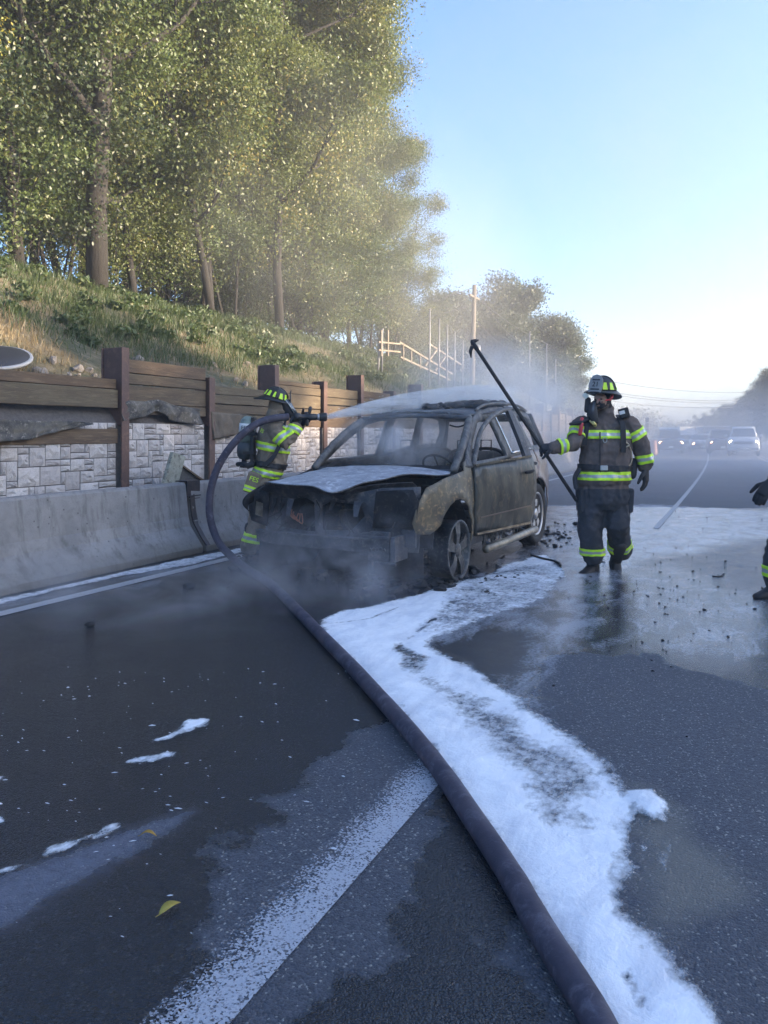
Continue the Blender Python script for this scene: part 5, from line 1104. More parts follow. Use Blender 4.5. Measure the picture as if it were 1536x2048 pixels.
def helmet(parent, c, fwd, up, shield_text=None, sc=1.0):
    c = Vector(c); f = Vector(fwd).normalized(); u = Vector(up); u = (u - f * u.dot(f)).normalized(); r = f.cross(u)
    hl = thing('helmet', None, None); [hl.__delitem__(k) for k in list(hl.keys())]; hl.parent = parent; hl.location = -parent.location
    def pt(a, e, k=1.0): return c + (f * cos(a) * .128 * cos(e) + r * sin(a) * .108 * cos(e)) * k * sc + u * (.125 * sin(e) * k) * sc
    N = 32; bm = bmesh.new(); loft(bm, [[pt(2 * pi * k / N, e, 1 + (.035 * max(0, cos(4 * 2 * pi * k / N)) ** 6 if e < 1.3 else 0)) for k in range(N)] for e in (0, .25, .5, .75, 1.0, 1.2, 1.4, 1.53)]); from_bm('helmet_dome', bm, M_helm, hl)
    bm = bmesh.new()
    for a in (0, pi / 2): limb(bm, [c + (f * cos(a) + r * sin(a)) * .128 * (1 if a == 0 else .86) * q * sc * 1.01 + u * .128 * sc * math.sqrt(max(0, 1 - q * q)) for q in np.linspace(-.98, .98, 15)], .009, 6)
    from_bm('helmet_ridge', bm, M_helm, hl)
    bm = bmesh.new(); rings = []
    for k0, dz in ((1.0, .0), (1.0, .012), (1.18, .006), (1.42, -.010), (1.46, -.016), (1.42, -.022), (1.15, -.012), (1.0, -.006)):
        ring = []
        for k in range(N):
            a = 2 * pi * k / N; back = max(0, -cos(a)); ext = 1 + (k0 - 1) * (.55 + .25 * max(0, cos(a)) + 1.0 * back ** 2)
            ring.append(c + (f * cos(a) * .128 + r * sin(a) * .108) * ext * sc + u * (dz - (k0 - 1) * .10 * back ** 2 + (k0 - 1) * .03 * max(0, cos(a))) * sc)
        rings.append(ring)
    bm_r = rings + [rings[0]]
    VV = [[bm.verts.new(v) for v in rg] for rg in rings]
    for i in range(len(VV)):
        for k in range(N): bm.faces.new((VV[i][k], VV[i][(k + 1) % N], VV[(i + 1) % len(VV)][(k + 1) % N], VV[(i + 1) % len(VV)][k]))
    bmesh.ops.recalc_face_normals(bm, faces=bm.faces); from_bm('helmet_brim', bm, M_helm, hl)
    for a0 in (.62, 1.15, 1.68, 2.25, 2.85, -.62, -1.15, -1.68, -2.25, -2.85):
        bm = bmesh.new(); w0, w1 = .17, .11
        loft(bm, [[pt(a0 - w0, .16, kk), pt(a0 + w0, .16, kk), pt(a0 + w1, .62, kk), pt(a0 - w1, .62, kk)] for kk in (1.01, 1.05)]); bmesh.ops.recalc_face_normals(bm, faces=bm.faces); from_bm('reflective_patch', bm, M_lime, hl, False)
    # front shield
    sf = (f * .95 + u * .30).normalized(); su = (u - sf * u.dot(sf)).normalized(); s0 = c + f * .140 * sc + u * .055 * sc
    pl = [(-.050, -.062), (.0, -.072), (.050, -.062), (.058, 0), (.050, .048), (.030, .075), (0, .085), (-.030, .075), (-.050, .048), (-.058, 0)]
    bm = bmesh.new(); loft(bm, [[s0 + r * x * sc + su * y * sc + sf * (dz - 1.4 * x * x) for x, y in pl] for dz in (0, .012)]); bmesh.ops.recalc_face_normals(bm, faces=bm.faces); from_bm('front_shield', bm, M_leather if shield_text else M_helm, hl, False)
    if shield_text:
        rt_ = Matrix((-r, su, sf)).transposed()
        if rt_.determinant() < 0: rt_ = Matrix((r, su, sf)).transposed()
        def txt(s_, size, y):
            o = text_mesh('shield_number', s_, size, M_blk); o.parent = hl; o.matrix_local = Matrix.Translation(s0 + su * y + sf * .0145) @ rt_.to_4x4()
        txt(shield_text, .072, .002)
        for y, w in ((.052, .040), (-.048, .046)):
            bm = bmesh.new(); box(bm, s0 + su * y + sf * .0125, (w * 2, .014, .003), rt_); from_bm('shield_bar', bm, M_navy, hl, False)
    return hl
def straps(parent, name, pts, w, m, th=.006):
    bm = bmesh.new(); q = spline(pts[0], 5); n = [Vector(v) for v in pts[1]]
    rings = []
    for i, p in enumerate(q):
        t_ = (q[min(i + 1, len(q) - 1)] - q[max(i - 1, 0)]).normalized(); nn = n[0].lerp(n[-1], i / (len(q) - 1)); nn = (nn - t_ * nn.dot(t_)).normalized(); s_ = t_.cross(nn)
        rings.append([p + s_ * w, p - s_ * w, p - s_ * w + nn * th, p + s_ * w + nn * th])
    loft(bm, rings); bmesh.ops.recalc_face_normals(bm, faces=bm.faces); return part(name, bm, m, parent, False)
def text_on(parent, s_, size, pos, xdir, ydir, m):
    x = Vector(xdir).normalized(); y = Vector(ydir); y = (y - x * y.dot(x)).normalized(); z = x.cross(y); o = text_mesh('lettering', s_, size, m); o.parent = parent
    o.matrix_local = Matrix.Translation(Vector(pos) - Vector(parent.location)) @ Matrix((x, y, z)).transposed().to_4x4(); return o
M_skin = mat('skin', (.32, .19, .14), (.28, .16, .115), scale=12, rough=.55, bscale=90, bump=.05, spec=.35)
M_eye = plain('eye', (.05, .04, .035), .15)
def face(parent, c, fwd, up, sc=1.0):
    f = Vector(fwd).normalized(); u = Vector(up); u = (u - f * u.dot(f)).normalized(); r = f.cross(u); c = Vector(c); bm = bmesh.new()
    q = lambda x, y, z: c + (r * x + f * y + u * z) * sc
    R3 = Matrix((r, f, u)).transposed().to_4x4()
    def el(p, s3): bmesh.ops.create_icosphere(bm, subdivisions=3, radius=1, matrix=Matrix.Translation(q(*p)) @ R3 @ Matrix.Diagonal((s3[0] * sc, s3[1] * sc, s3[2] * sc, 1)))
    el((0, .035, 0), (.066, .072, .088)); el((0, .058, -.062), (.036, .040, .030)); el((0, .098, .034), (.050, .016, .014)); el((-.034, .090, -.012), (.024, .018, .020)); el((.034, .090, -.012), (.024, .018, .020))
    limb(bm, [q(0, .102, .022), q(0, .116, -.006), q(0, .122, -.020)], [.009 * sc, .011 * sc, .013 * sc], 10); el((0, .106, -.046), (.024, .008, .006)); el((0, .104, -.054), (.021, .008, .006))
    me = remesh(bm, .0055, 3); me.materials.clear(); me.materials.append(M_skin); me.polygons.foreach_set('use_smooth', [True] * len(me.polygons)); o = link('face', me, parent); o.location = -parent.location
    for s in (-1, 1):
        b2 = bmesh.new(); bmesh.ops.create_icosphere(b2, subdivisions=2, radius=.0115 * sc, matrix=Matrix.Translation(q(s * .031, .096, .014))); part('eye', b2, M_eye, parent)
ORD = ['coat', 'arm_near', 'arm_far', 'pants', 'leg_near', 'leg_far', 'neck', 'head']
def mset(coat, pants, hood): return dict(coat=coat, arm_near=coat, arm_far=coat, pants=pants, leg_near=pants, leg_far=pants, neck=hood, head=hood)
TOC = -CF      # towards the camera

# ---------------- firefighter walking with the pike pole
d2 = 7.93; K = lambda x, y, dd=0.: P(x, y, d2 + dd)
base2 = K(1195, 1144); base2.z = 0
f2 = thing('person', 'firefighter in brown coat and dark trousers walking beside the car with a long hooked pole', 'person', base2)
b = Body(); face2 = (TOC * .92 - CR * .25)
b.torso('coat', [(K(1211, 836), face2, .10, .10), (K(1211, 846), face2, .205, .125), (K(1211, 868), face2, .25, .16), (K(1211, 900), face2, .255, .175), (K(1210, 930), face2, .255, .175), (K(1208, 958), face2, .265, .185), (K(1208, 966), face2, .265, .185)], CR)
b.limb('arm_near', [K(1254, 850), K(1268, 866), K(1282, 892), K(1289, 918), K(1290, 930)], [.105, .104, .094, .086, .084])      # image right arm
b.limb('arm_far', [K(1166, 852), K(1156, 872, -.05), K(1148, 888, -.12), K(1128, 891, -.16), K(1108, 894, -.18)], [.098, .098, .088, .078, .074])
b.torso('pants', [(K(1208, 955), face2, .225, .155), (K(1208, 985), face2, .262, .175), (K(1208, 1005), face2, .252, .17), (K(1207, 1018), face2, .19, .14)], CR)
b.limb('leg_far', [K(1184, 990), K(1182, 1020), K(1182, 1058, -.03), K(1184, 1088), K(1185, 1112, .02)], [.135, .138, .125, .116, .110])
b.limb('leg_near', [K(1233, 990), K(1234, 1020), K(1234, 1050, -.06), K(1238, 1080, .10), K(1241, 1098, .18)], [.135, .135, .122, .112, .120])
b.limb('neck', [K(1210, 838), K(1209, 822), K(1208, 812)], [.105, .092, .085])
hc = K(1206, 800, -.03); rotz = Matrix.Rotation(TH, 3, 'Z'); b.ball('head', hc, (.085, .105, .115), rotz)
b.ball('head', hc + TOC * .075 - CR * .055 - UP * .035, (.062, .06, .075), rotz)
b.build(f2, mset(M_brown, M_navy, M_hoodk), ORD)
# bellows pockets
for (px, py, sgn) in ((1162, 1000, -1), (1256, 1000, 1)):
    bm = bmesh.new(); c_ = K(px, py, .0); box(bm, c_, (.07, .20, .25), Matrix.Rotation(TH, 3, 'Z') @ Matrix.Rotation(.05 * sgn, 3, 'Y')); bevel(part('pocket', bm, M_navy, f2, False), .025, 3)
# stripes
b.band(['coat'], K(1211, 869), UP, .043, .5); b.band(['coat'], K(1208, 951), UP, .043, .5)
b.band(['arm_near'], K(1270, 869), K(1282, 892) - K(1262, 858), .045, .16); b.band(['arm_near'], K(1288, 918), K(1290, 930) - K(1284, 898), .045, .15)
b.band(['arm_far'], K(1154, 872, -.05), K(1150, 884, -.1) - K(1160, 860), .04, .15); b.band(['arm_far'], K(1124, 892, -.165), K(1108, 894, -.18) - K(1140, 889, -.14), .04, .14)
b.band(['leg_far'], K(1184, 1103), UP, .036, .2); b.band(['leg_near'], K(1239, 1090, .12), K(1237, 1070, .05) - K(1241, 1108, .2), .036, .2)
# cuffs, boots
boot(f2, K(1184, 1128, .04) * 1.0, (-CR * .75 + TOC * .65)); boot(f2, K(1233, 1119, .16), (TOC * .78 - UP * .62 - CR * .05), up=(TOC * .62 + UP * .78))
# gloves
glove(f2, K(1108, 894, -.18), (-CR * .96 - UP * .05 - TOC * .1), (TOC * .55 + UP * .8), curl=1.15, sc=1.12, thumb=-1)
glove(f2, K(1290, 938), (-UP + CR * .02 + TOC * .1), (CR * .75 + TOC * .5), curl=.28, sc=1.22, thumb=1, spread=.2)
# zip flap, straps, belt
bm = bmesh.new(); beam(bm, K(1200, 864, -.168), K(1200, 948, -.185), .012, .006, TOC); part('zip_flap', bm, M_blk, f2, False)
straps(f2, 'shoulder_strap', ([K(1236, 832, .02), K(1243, 845, -.13), K(1246, 870, -.165), K(1246, 905, -.165)], [TOC + UP, TOC]), .026, M_strap, .014)
straps(f2, 'shoulder_strap', ([K(1184, 832, .02), K(1176, 846, -.12), K(1172, 862, -.14), K(1168, 890, -.13)], [TOC + UP, TOC]), .024, M_strap, .014)
b.band(['coat'], K(1209, 935), UP + CR * .03, .028, .5, 'waist_belt', [M_strap], .012, 0)
bm = bmesh.new(); box(bm, K(1208, 936, -.19), (.075, .02, .05), rotz); bevel(part('belt_buckle', bm, M_silv, f2, False), .006)
bm = bmesh.new(); box(bm, K(1248, 826, -.10), (.10, .05, .10), rotz @ Matrix.Rotation(-.25, 3, 'Y')); o = bevel(part('radio', bm, M_strap, f2, False), .01)
bm = bmesh.new(); box(bm, K(1244, 825, -.135), (.055, .008, .035), rotz @ Matrix.Rotation(-.25, 3, 'Y')); part('radio_label', bm, M_white, f2, False)
bm = bmesh.new(); limb(bm, [K(1176, 838, -.13), K(1160, 846, -.16), K(1141, 848, -.16)], [.030, .024, .016], 8); part('hand_lamp', bm, M_strap, f2)
bm = bmesh.new(); limb(bm, spline([K(1164, 838, -.15), K(1162, 855, -.165), K(1160, 868, -.15)], 4), .020, 8); part('red_strap', bm, M_red, f2)
bm = bmesh.new(); limb(bm, spline([K(1180, 842, -.17), K(1186, 848, -.19), K(1192, 849, -.18)], 4), .010, 6); limb(bm, [K(1187, 845, -.18), K(1190, 850, -.18)], .02, 6); part('brass_snap', bm, plain('brass', (.50, .42, .16), .35, .7), f2)
q = [K(1210 + 4 * cos(a), 880 + 5 * sin(a), -.172) for a in np.linspace(0, 2 * pi, 13)]; bm = bmesh.new(); limb(bm, q, .0045, 5, round_ends=False); part('metal_ring', bm, M_silv, f2)
bm = bmesh.new(); limb(bm, spline([K(1252, 882, -.14), K(1262, 900, -.1), K(1264, 920, -.1), K(1256, 936, -.14)], 4), .006, 5); limb(bm, spline([K(1250, 884, -.14), K(1258, 890, -.14), K(1252, 894, -.15)], 4), .008, 5); part('cord_loop', bm, plain('cord_tan', (.45, .36, .25), .8), f2)
bm = bmesh.new(); limb(bm, [K(1266, 925, .02), K(1264, 950, -.02)], [.05, .045], 8); part('mask_pouch', bm, M_strap, f2)
bm = bmesh.new(); limb(bm, spline([K(1158, 940, -.12), K(1150, 955, -.1), K(1152, 975, -.1)], 4), .025, 8); part('tool_pouch', bm, M_navy, f2)
# mask hanging at the chest, face piece, chin strap
bm = bmesh.new(); limb(bm, [K(1186, 812, -.12), K(1184, 828, -.15), K(1190, 842, -.16)], [.045, .055, .04], 12); limb(bm, [K(1176, 800, -.09), K(1174, 820, -.11)], [.030, .030], 10); part('breathing_mask', bm, M_strap, f2)
bm = bmesh.new(); limb(bm, [K(1188, 806, -.125), K(1185, 822, -.17)], [.026, .024], 10); part('mask_lens', bm, M_lens, f2)
bm = bmesh.new(); limb(bm, spline([K(1226, 790, -.10), K(1222, 798, -.125), K(1205, 801, -.15), K(1196, 799, -.15)], 5), .009, 6); limb(bm, [K(1224, 790, -.115), K(1220, 800, -.13)], .012, 6); part('chin_strap', bm, M_red, f2)
bm = bmesh.new(); beam(bm, K(1167, 788, -.10), K(1175, 795, -.13), .05, .003, TOC); part('clear_visor', bm, plain('visor_plastic', (.55, .55, .45), .15), f2, False)
face(f2, K(1204, 801, -.065), (-CR * .62 + TOC * .80 - UP * .05), UP)
# air cylinder on the back
bm = bmesh.new(); c_ = K(1216, 850, .22); lathe(bm, [(.02, -.02), (.05, .0), (.075, .04), (.08, .1), (.08, .42), (.06, .47), (.02, .49)], c_ - UP * .42, (0, 0, 1), 18); part('air_cylinder', bm, M_tankd, f2)
helmet(f2, K(1205, 784, -.02), (-CR * .62 + TOC * .80 - UP * .04), (UP + CR * .08), '21', 1.28)
# pike pole
pk = thing('pike_pole', 'long black pole with a steel hook held upright by the walking firefighter', 'pole', K(1152, 1000, -.05))
a, e_ = K(1152, 1000, -.05), K(951, 694, -.32); axp = (e_ - a).normalized(); L0 = Vector(pk.location)
bm = bmesh.new(); limb(bm, [a - L0, e_ - L0], .019, 10); from_bm('pole_shaft', bm, M_strap, pk)
bm = bmesh.new(); limb(bm, [e_ - L0 - axp * .02, e_ - L0 + axp * .06, K(944, 682, -.33) - L0], [.024, .022, .016], 8)
loft(bm, [[K(942, 686, -.33) - L0 + o_ for o_ in (TOC * .012, UP * .03, -TOC * .012, -UP * .03)], [K(950, 682, -.33) - L0 + o_ for o_ in (TOC * .01, UP * .02, -TOC * .01, -UP * .02)], [K(958, 680, -.33) - L0 + o_ for o_ in (TOC * .002, UP * .004, -TOC * .002, -UP * .004)]])
loft(bm, [[K(945, 692, -.33) - L0 + o_ for o_ in (TOC * .012, CR * .022, -TOC * .012, -CR * .022)], [K(941, 702, -.33) - L0 + o_ for o_ in (TOC * .01, CR * .018, -TOC * .01, -CR * .018)], [K(942, 716, -.33) - L0 + o_ for o_ in (TOC * .002, CR * .004, -TOC * .002, -CR * .004)]])
bmesh.ops.recalc_face_normals(bm, faces=bm.faces); from_bm('pole_hook', bm, M_strap, pk)

# ---------------- firefighter with the hose, facing right
d1 = 8.86; K = lambda x, y, dd=0.: P(x, y, d1 + dd)
base1 = K(512, 1115); base1.z = 0
f1 = thing('person', 'firefighter in tan gear with an air cylinder aiming the hose nozzle over the burned car', 'person', base1)
b = Body(); fc1 = CR * .95 + CF * .30; rgt = (TOC * .95 + CR * .3)        # facing image right; his right side is towards the camera
b.torso('coat', [(K(546, 838), fc1, .10, .10), (K(545, 848), fc1, .20, .125), (K(545, 870), fc1, .225, .155), (K(546, 900), fc1, .225, .165), (K(541, 928), fc1, .225, .165), (K(533, 950), fc1, .235, .17)], rgt)
b.limb('arm_near', [K(548, 852, -.18), K(560, 870, -.24), K(572, 887, -.27), K(582, 872, -.25), K(590, 856, -.22)], [.092, .096, .088, .078, .070])
b.limb('arm_far', [K(556, 852, .18), K(575, 878, .2), K(590, 862, .08), K(598, 848, -.02)], [.090, .085, .075, .068])
b.torso('pants', [(K(533, 943), fc1, .20, .155), (K(529, 962), fc1, .215, .165), (K(527, 980), fc1, .19, .15)], rgt)
b.limb('leg_near', [K(524, 965, -.10), K(520, 1000, -.12), K(517, 1025, -.12), K(508, 1062, -.12), K(502, 1092, -.12)], [.135, .13, .118, .112, .118])
b.limb('leg_far', [K(534, 968, .10), K(546, 1005, .1), K(556, 1040, .1), K(552, 1070, .12), K(548, 1096, .12)], [.13, .125, .115, .11, .112])
b.limb('neck', [K(547, 842), K(549, 828), K(551, 818)], [.105, .09, .082])
hc = K(555, 812); Ry = Matrix.Rotation(TH, 3, 'Z'); b.ball('head', hc, (.108, .088, .12), Ry)
b.build(f1, mset(M_tan, M_tan, M_hood), ORD)
b.band(['coat'], K(541, 893), UP + CR * .18, .045, .5); b.band(['coat'], K(533, 944), UP + CR * .25, .042, .5)
b.band(['arm_near'], K(564, 878, -.25), K(576, 890, -.27) - K(556, 866, -.24), .048, .16); b.band(['arm_near'], K(589, 861, -.22), K(592, 850, -.2) - K(580, 876, -.25), .042, .14)
b.band(['arm_far'], K(575, 876, .2), K(590, 862, .08) - K(560, 860, .18), .045, .15)
b.band(['leg_near'], K(505, 1075, -.12), K(508, 1062) - K(502, 1092), .050, .2); b.band(['leg_far'], K(551, 1078, .12), UP, .05, .2)
boot(f1, K(501, 1090, -.10), (CR * .85 + TOC * .3)); boot(f1, K(548, 1088, .12), (CR * .9 + CF * .3))
# thigh pocket with stripes and letters
bm = bmesh.new(); pc_ = K(507, 966, -.20); box(bm, pc_, (.17, .10, .24), Ry @ Matrix.Rotation(.32, 3, 'Y')); bevel(part('pocket', bm, M_tan, f1, False), .022, 3)
px_ = (CR * cos(.32) - UP * sin(.32)); py_ = (UP * cos(.32) + CR * sin(.32))
for o_ in (-.050, -.092):
    bm = bmesh.new(); box(bm, pc_ + py_ * o_ + TOC * .053, (.16, .006, .024), Ry @ Matrix.Rotation(.32, 3, 'Y')); part('reflective_stripe', bm, M_lime, f1, False)
bm = bmesh.new(); box(bm, pc_ + py_ * -.071 + TOC * .053, (.16, .005, .018), Ry @ Matrix.Rotation(.32, 3, 'Y')); part('reflective_stripe', bm, M_silv, f1, False)
text_on(f1, 'FES', .075, pc_ + py_ * .045 + TOC * .056, px_, py_, M_lime)
text_on(f1, 'ES', .06, K(524, 862, -.225), CR * .5 + TOC * .5 - UP * .3, UP + CR * .25, M_lime)
# gloves on the nozzle
glove(f1, K(590, 856, -.20), (CR * .25 + UP * .9 - TOC * .15), (-CR * .35 + TOC * .9), curl=.9, sc=1.15, thumb=-1)
glove(f1, K(602, 846, -.04), (CR * .7 + UP * .45 + TOC * .35), (-UP * .3 - TOC * .8 + CR * .2), curl=.85, sc=1.12, thumb=1)
# face piece
bm = bmesh.new(); limb(bm, [K(560, 803, -.0), K(572, 814, 0), K(577, 826, 0)], [.075, .072, .05], 14); part('face_mask', bm, M_strap, f1)
bm = bmesh.new(); loft(bm, [[K(x, y, 0) + TOC * w * cos(a) + CR * .030 * sin(a) for a in np.linspace(-.2, pi + .2, 9)] + [K(x - 8, y + 2, 0) + TOC * w * .5 * cos(a) for a in (pi, 0)] for x, y, w in ((574, 799, .060), (579, 808, .066), (585, 818, .062), (590, 826, .04))]); bmesh.ops.recalc_face_normals(bm, faces=bm.faces); part('mask_lens', bm, M_lens, f1)
bm = bmesh.new(); limb(bm, [K(571, 800, -.068), K(580, 812, -.066), K(588, 825, -.04)], .006, 6); part('lens_rim', bm, M_silv, f1)
bm = bmesh.new(); limb(bm, [K(578, 824, 0), K(586, 832, 0)], [.045, .04], 12); part('regulator', bm, M_strap, f1)
bm = bmesh.new(); limb(bm, spline([K(575, 832, -.02), K(570, 845, -.12), K(560, 880, -.24), K(548, 915, -.25), K(536, 930, -.24)], 6), .014, 8); part('air_hose', bm, M_strap, f1)
# cylinder and harness
cy = thing('air_cylinder', None, None); [cy.__delitem__(k) for k in list(cy.keys())]; cy.parent = f1; cy.location = -f1.location
c0, c1 = K(489, 918, -.03), K(498, 832, -.03); ax1 = (c1 - c0).normalized(); L1 = (c1 - c0).length
bm = bmesh.new(); lathe(bm, [(.095, L1 * .38), (.096, L1 * .80), (.085, L1 * .9), (.06, L1 * .97), (.02, L1)], c0, ax1, 22); from_bm('tank_shell', bm, M_tank, cy)
bm = bmesh.new(); lathe(bm, [(.02, -.01), (.06, 0), (.085, .03), (.097, .08), (.097, L1 * .38)], c0, ax1, 22); from_bm('tank_base', bm, M_tankd, cy)
bm = bmesh.new(); lathe(bm, [(.02, 0), (.03, 0), (.03, -.06), (.045, -.06), (.045, -.10), (.02, -.10)], c0, ax1, 12); limb(bm, [c0 - ax1 * .05, c0 - ax1 * .06 - CR * .07], [.02, .026], 8); limb(bm, [c0 - ax1 * .07, c0 - ax1 * .08 + CR * .10], .018, 8); from_bm('tank_valve', bm, M_strap, cy)
bm = bmesh.new(); lathe(bm, [(.096, L1 * .62), (.098, L1 * .62), (.098, L1 * .82), (.096, L1 * .82)], c0, ax1, 22); from_bm('tank_label', bm, M_white, cy)
q = c0 + ax1 * L1 * .72 + TOC * .0995; cu = text_on(cy, 'FEES', .062, q, CR, ax1, M_blk); cu.matrix_local = Matrix.Translation(q) @ Matrix((CR, ax1, CR.cross(ax1))).transposed().to_4x4()
bm = bmesh.new(); beam(bm, K(508, 835, -.02), K(506, 930, -.02), .20, .035, CR); box(bm, K(502, 868, -.02), (.14, .22, .035), Ry); box(bm, K(500, 905, -.02), (.12, .22, .03), Ry); part('back_frame', bm, M_strap, f1, False)
straps(f1, 'shoulder_strap', ([K(517, 846, -.16), K(540, 836, -.19), K(560, 850, -.20), K(562, 880, -.25), K(548, 912, -.26), K(526, 932, -.26)], [UP, TOC]), .022, M_strap, .012)
b.band(['coat'], K(538, 928), UP + CR * .15, .030, .5, 'waist_belt', [M_strap], .014, 0)
bm = bmesh.new(); limb(bm, [K(505, 928, -.1), K(496, 932, -.12), K(488, 928, -.12)], [.04, .035, .025], 8); part('pressure_gauge', bm, M_strap, f1)
helmet(f1, K(551, 799), (CR * .93 + CF * .1 - UP * .30), (UP * .95 + CR * .32), None, 1.12)

# ---------------- third firefighter, mostly outside the right edge
d3 = 6.82; K = lambda x, y, dd=0.: P(x + (max(0, min(36, (1110 - y) * .6)) if not 955 < y < 974 else 22), y, d3 + dd)
base3 = K(1560, 1190); base3.z = 0
f3 = thing('person', 'firefighter at the right edge of whom only a gloved hand, trouser leg and boot show', 'person', base3)
b = Body(); fc3 = -CR * .95 + TOC * .3; rg3 = -TOC * .95 - CR * .3
b.torso('coat', [(K(1575, 838), fc3, .10, .10), (K(1575, 850), fc3, .20, .125), (K(1577, 890), fc3, .235, .16), (K(1578, 960), fc3, .235, .165), (K(1578, 990), fc3, .24, .17)], rg3)
b.limb('arm_near', [K(1572, 865, -.24), K(1566, 905, -.28), K(1556, 930, -.3), P(1562, 945, d3 - .3), P(1549, 958, d3 - .3)], [.09, .09, .08, .07, .066])
b.limb('arm_far', [K(1575, 865, .22), K(1575, 905, .25), K(1565, 960, .22)], [.09, .085, .07])
b.torso('pants', [(K(1578, 980), fc3, .21, .155), (K(1578, 1010), fc3, .22, .165), (K(1578, 1030), fc3, .19, .15)], rg3)
b.limb('leg_near', [K(1570, 1010, -.1), K(1558, 1060, -.1), K(1553, 1095, -.1), K(1552, 1130, -.1), K(1556, 1160, -.1)], [.135, .13, .118, .105, .10])
b.limb('leg_far', [K(1590, 1010, .1), K(1600, 1080, .1), K(1612, 1165, .1)], [.13, .118, .105])
b.limb('neck', [K(1574, 842), K(1572, 825), K(1570, 812)], [.10, .09, .082]); b.ball('head', K(1568, 800), (.105, .088, .12), Ry)
b.build(f3, mset(M_tan, M_navy, M_hoodk), ORD)
b.band(['leg_near'], K(1553, 1148, -.1), UP + CR * .3, .045, .2); b.band(['coat'], K(1578, 900), UP, .045, .5); b.band(['coat'], K(1578, 980), UP, .045, .5); b.band(['leg_far'], K(1609, 1145, .1), UP, .045, .2)
boot(f3, K(1549, 1170, -.12), (-CR * .93 + TOC * .25)); boot(f3, K(1612, 1170, .1), (-CR * .9 + TOC * .3))
glove(f3, P(1543, 966, d3 - .3), (-CR * .62 - UP * .78), (-CR * .5 + UP * .35 + TOC * .6), curl=.35, sc=1.2, thumb=1)
glove(f3, K(1562, 972, .22), (-UP - CR * .2), (CR * .3 + TOC * .8), curl=.4, sc=1.15, thumb=-1)
helmet(f3, K(1568, 788), (-CR + TOC * .2), UP)
face(f3, K(1566, 803) - CR * .03, (-CR + TOC * .2), UP)
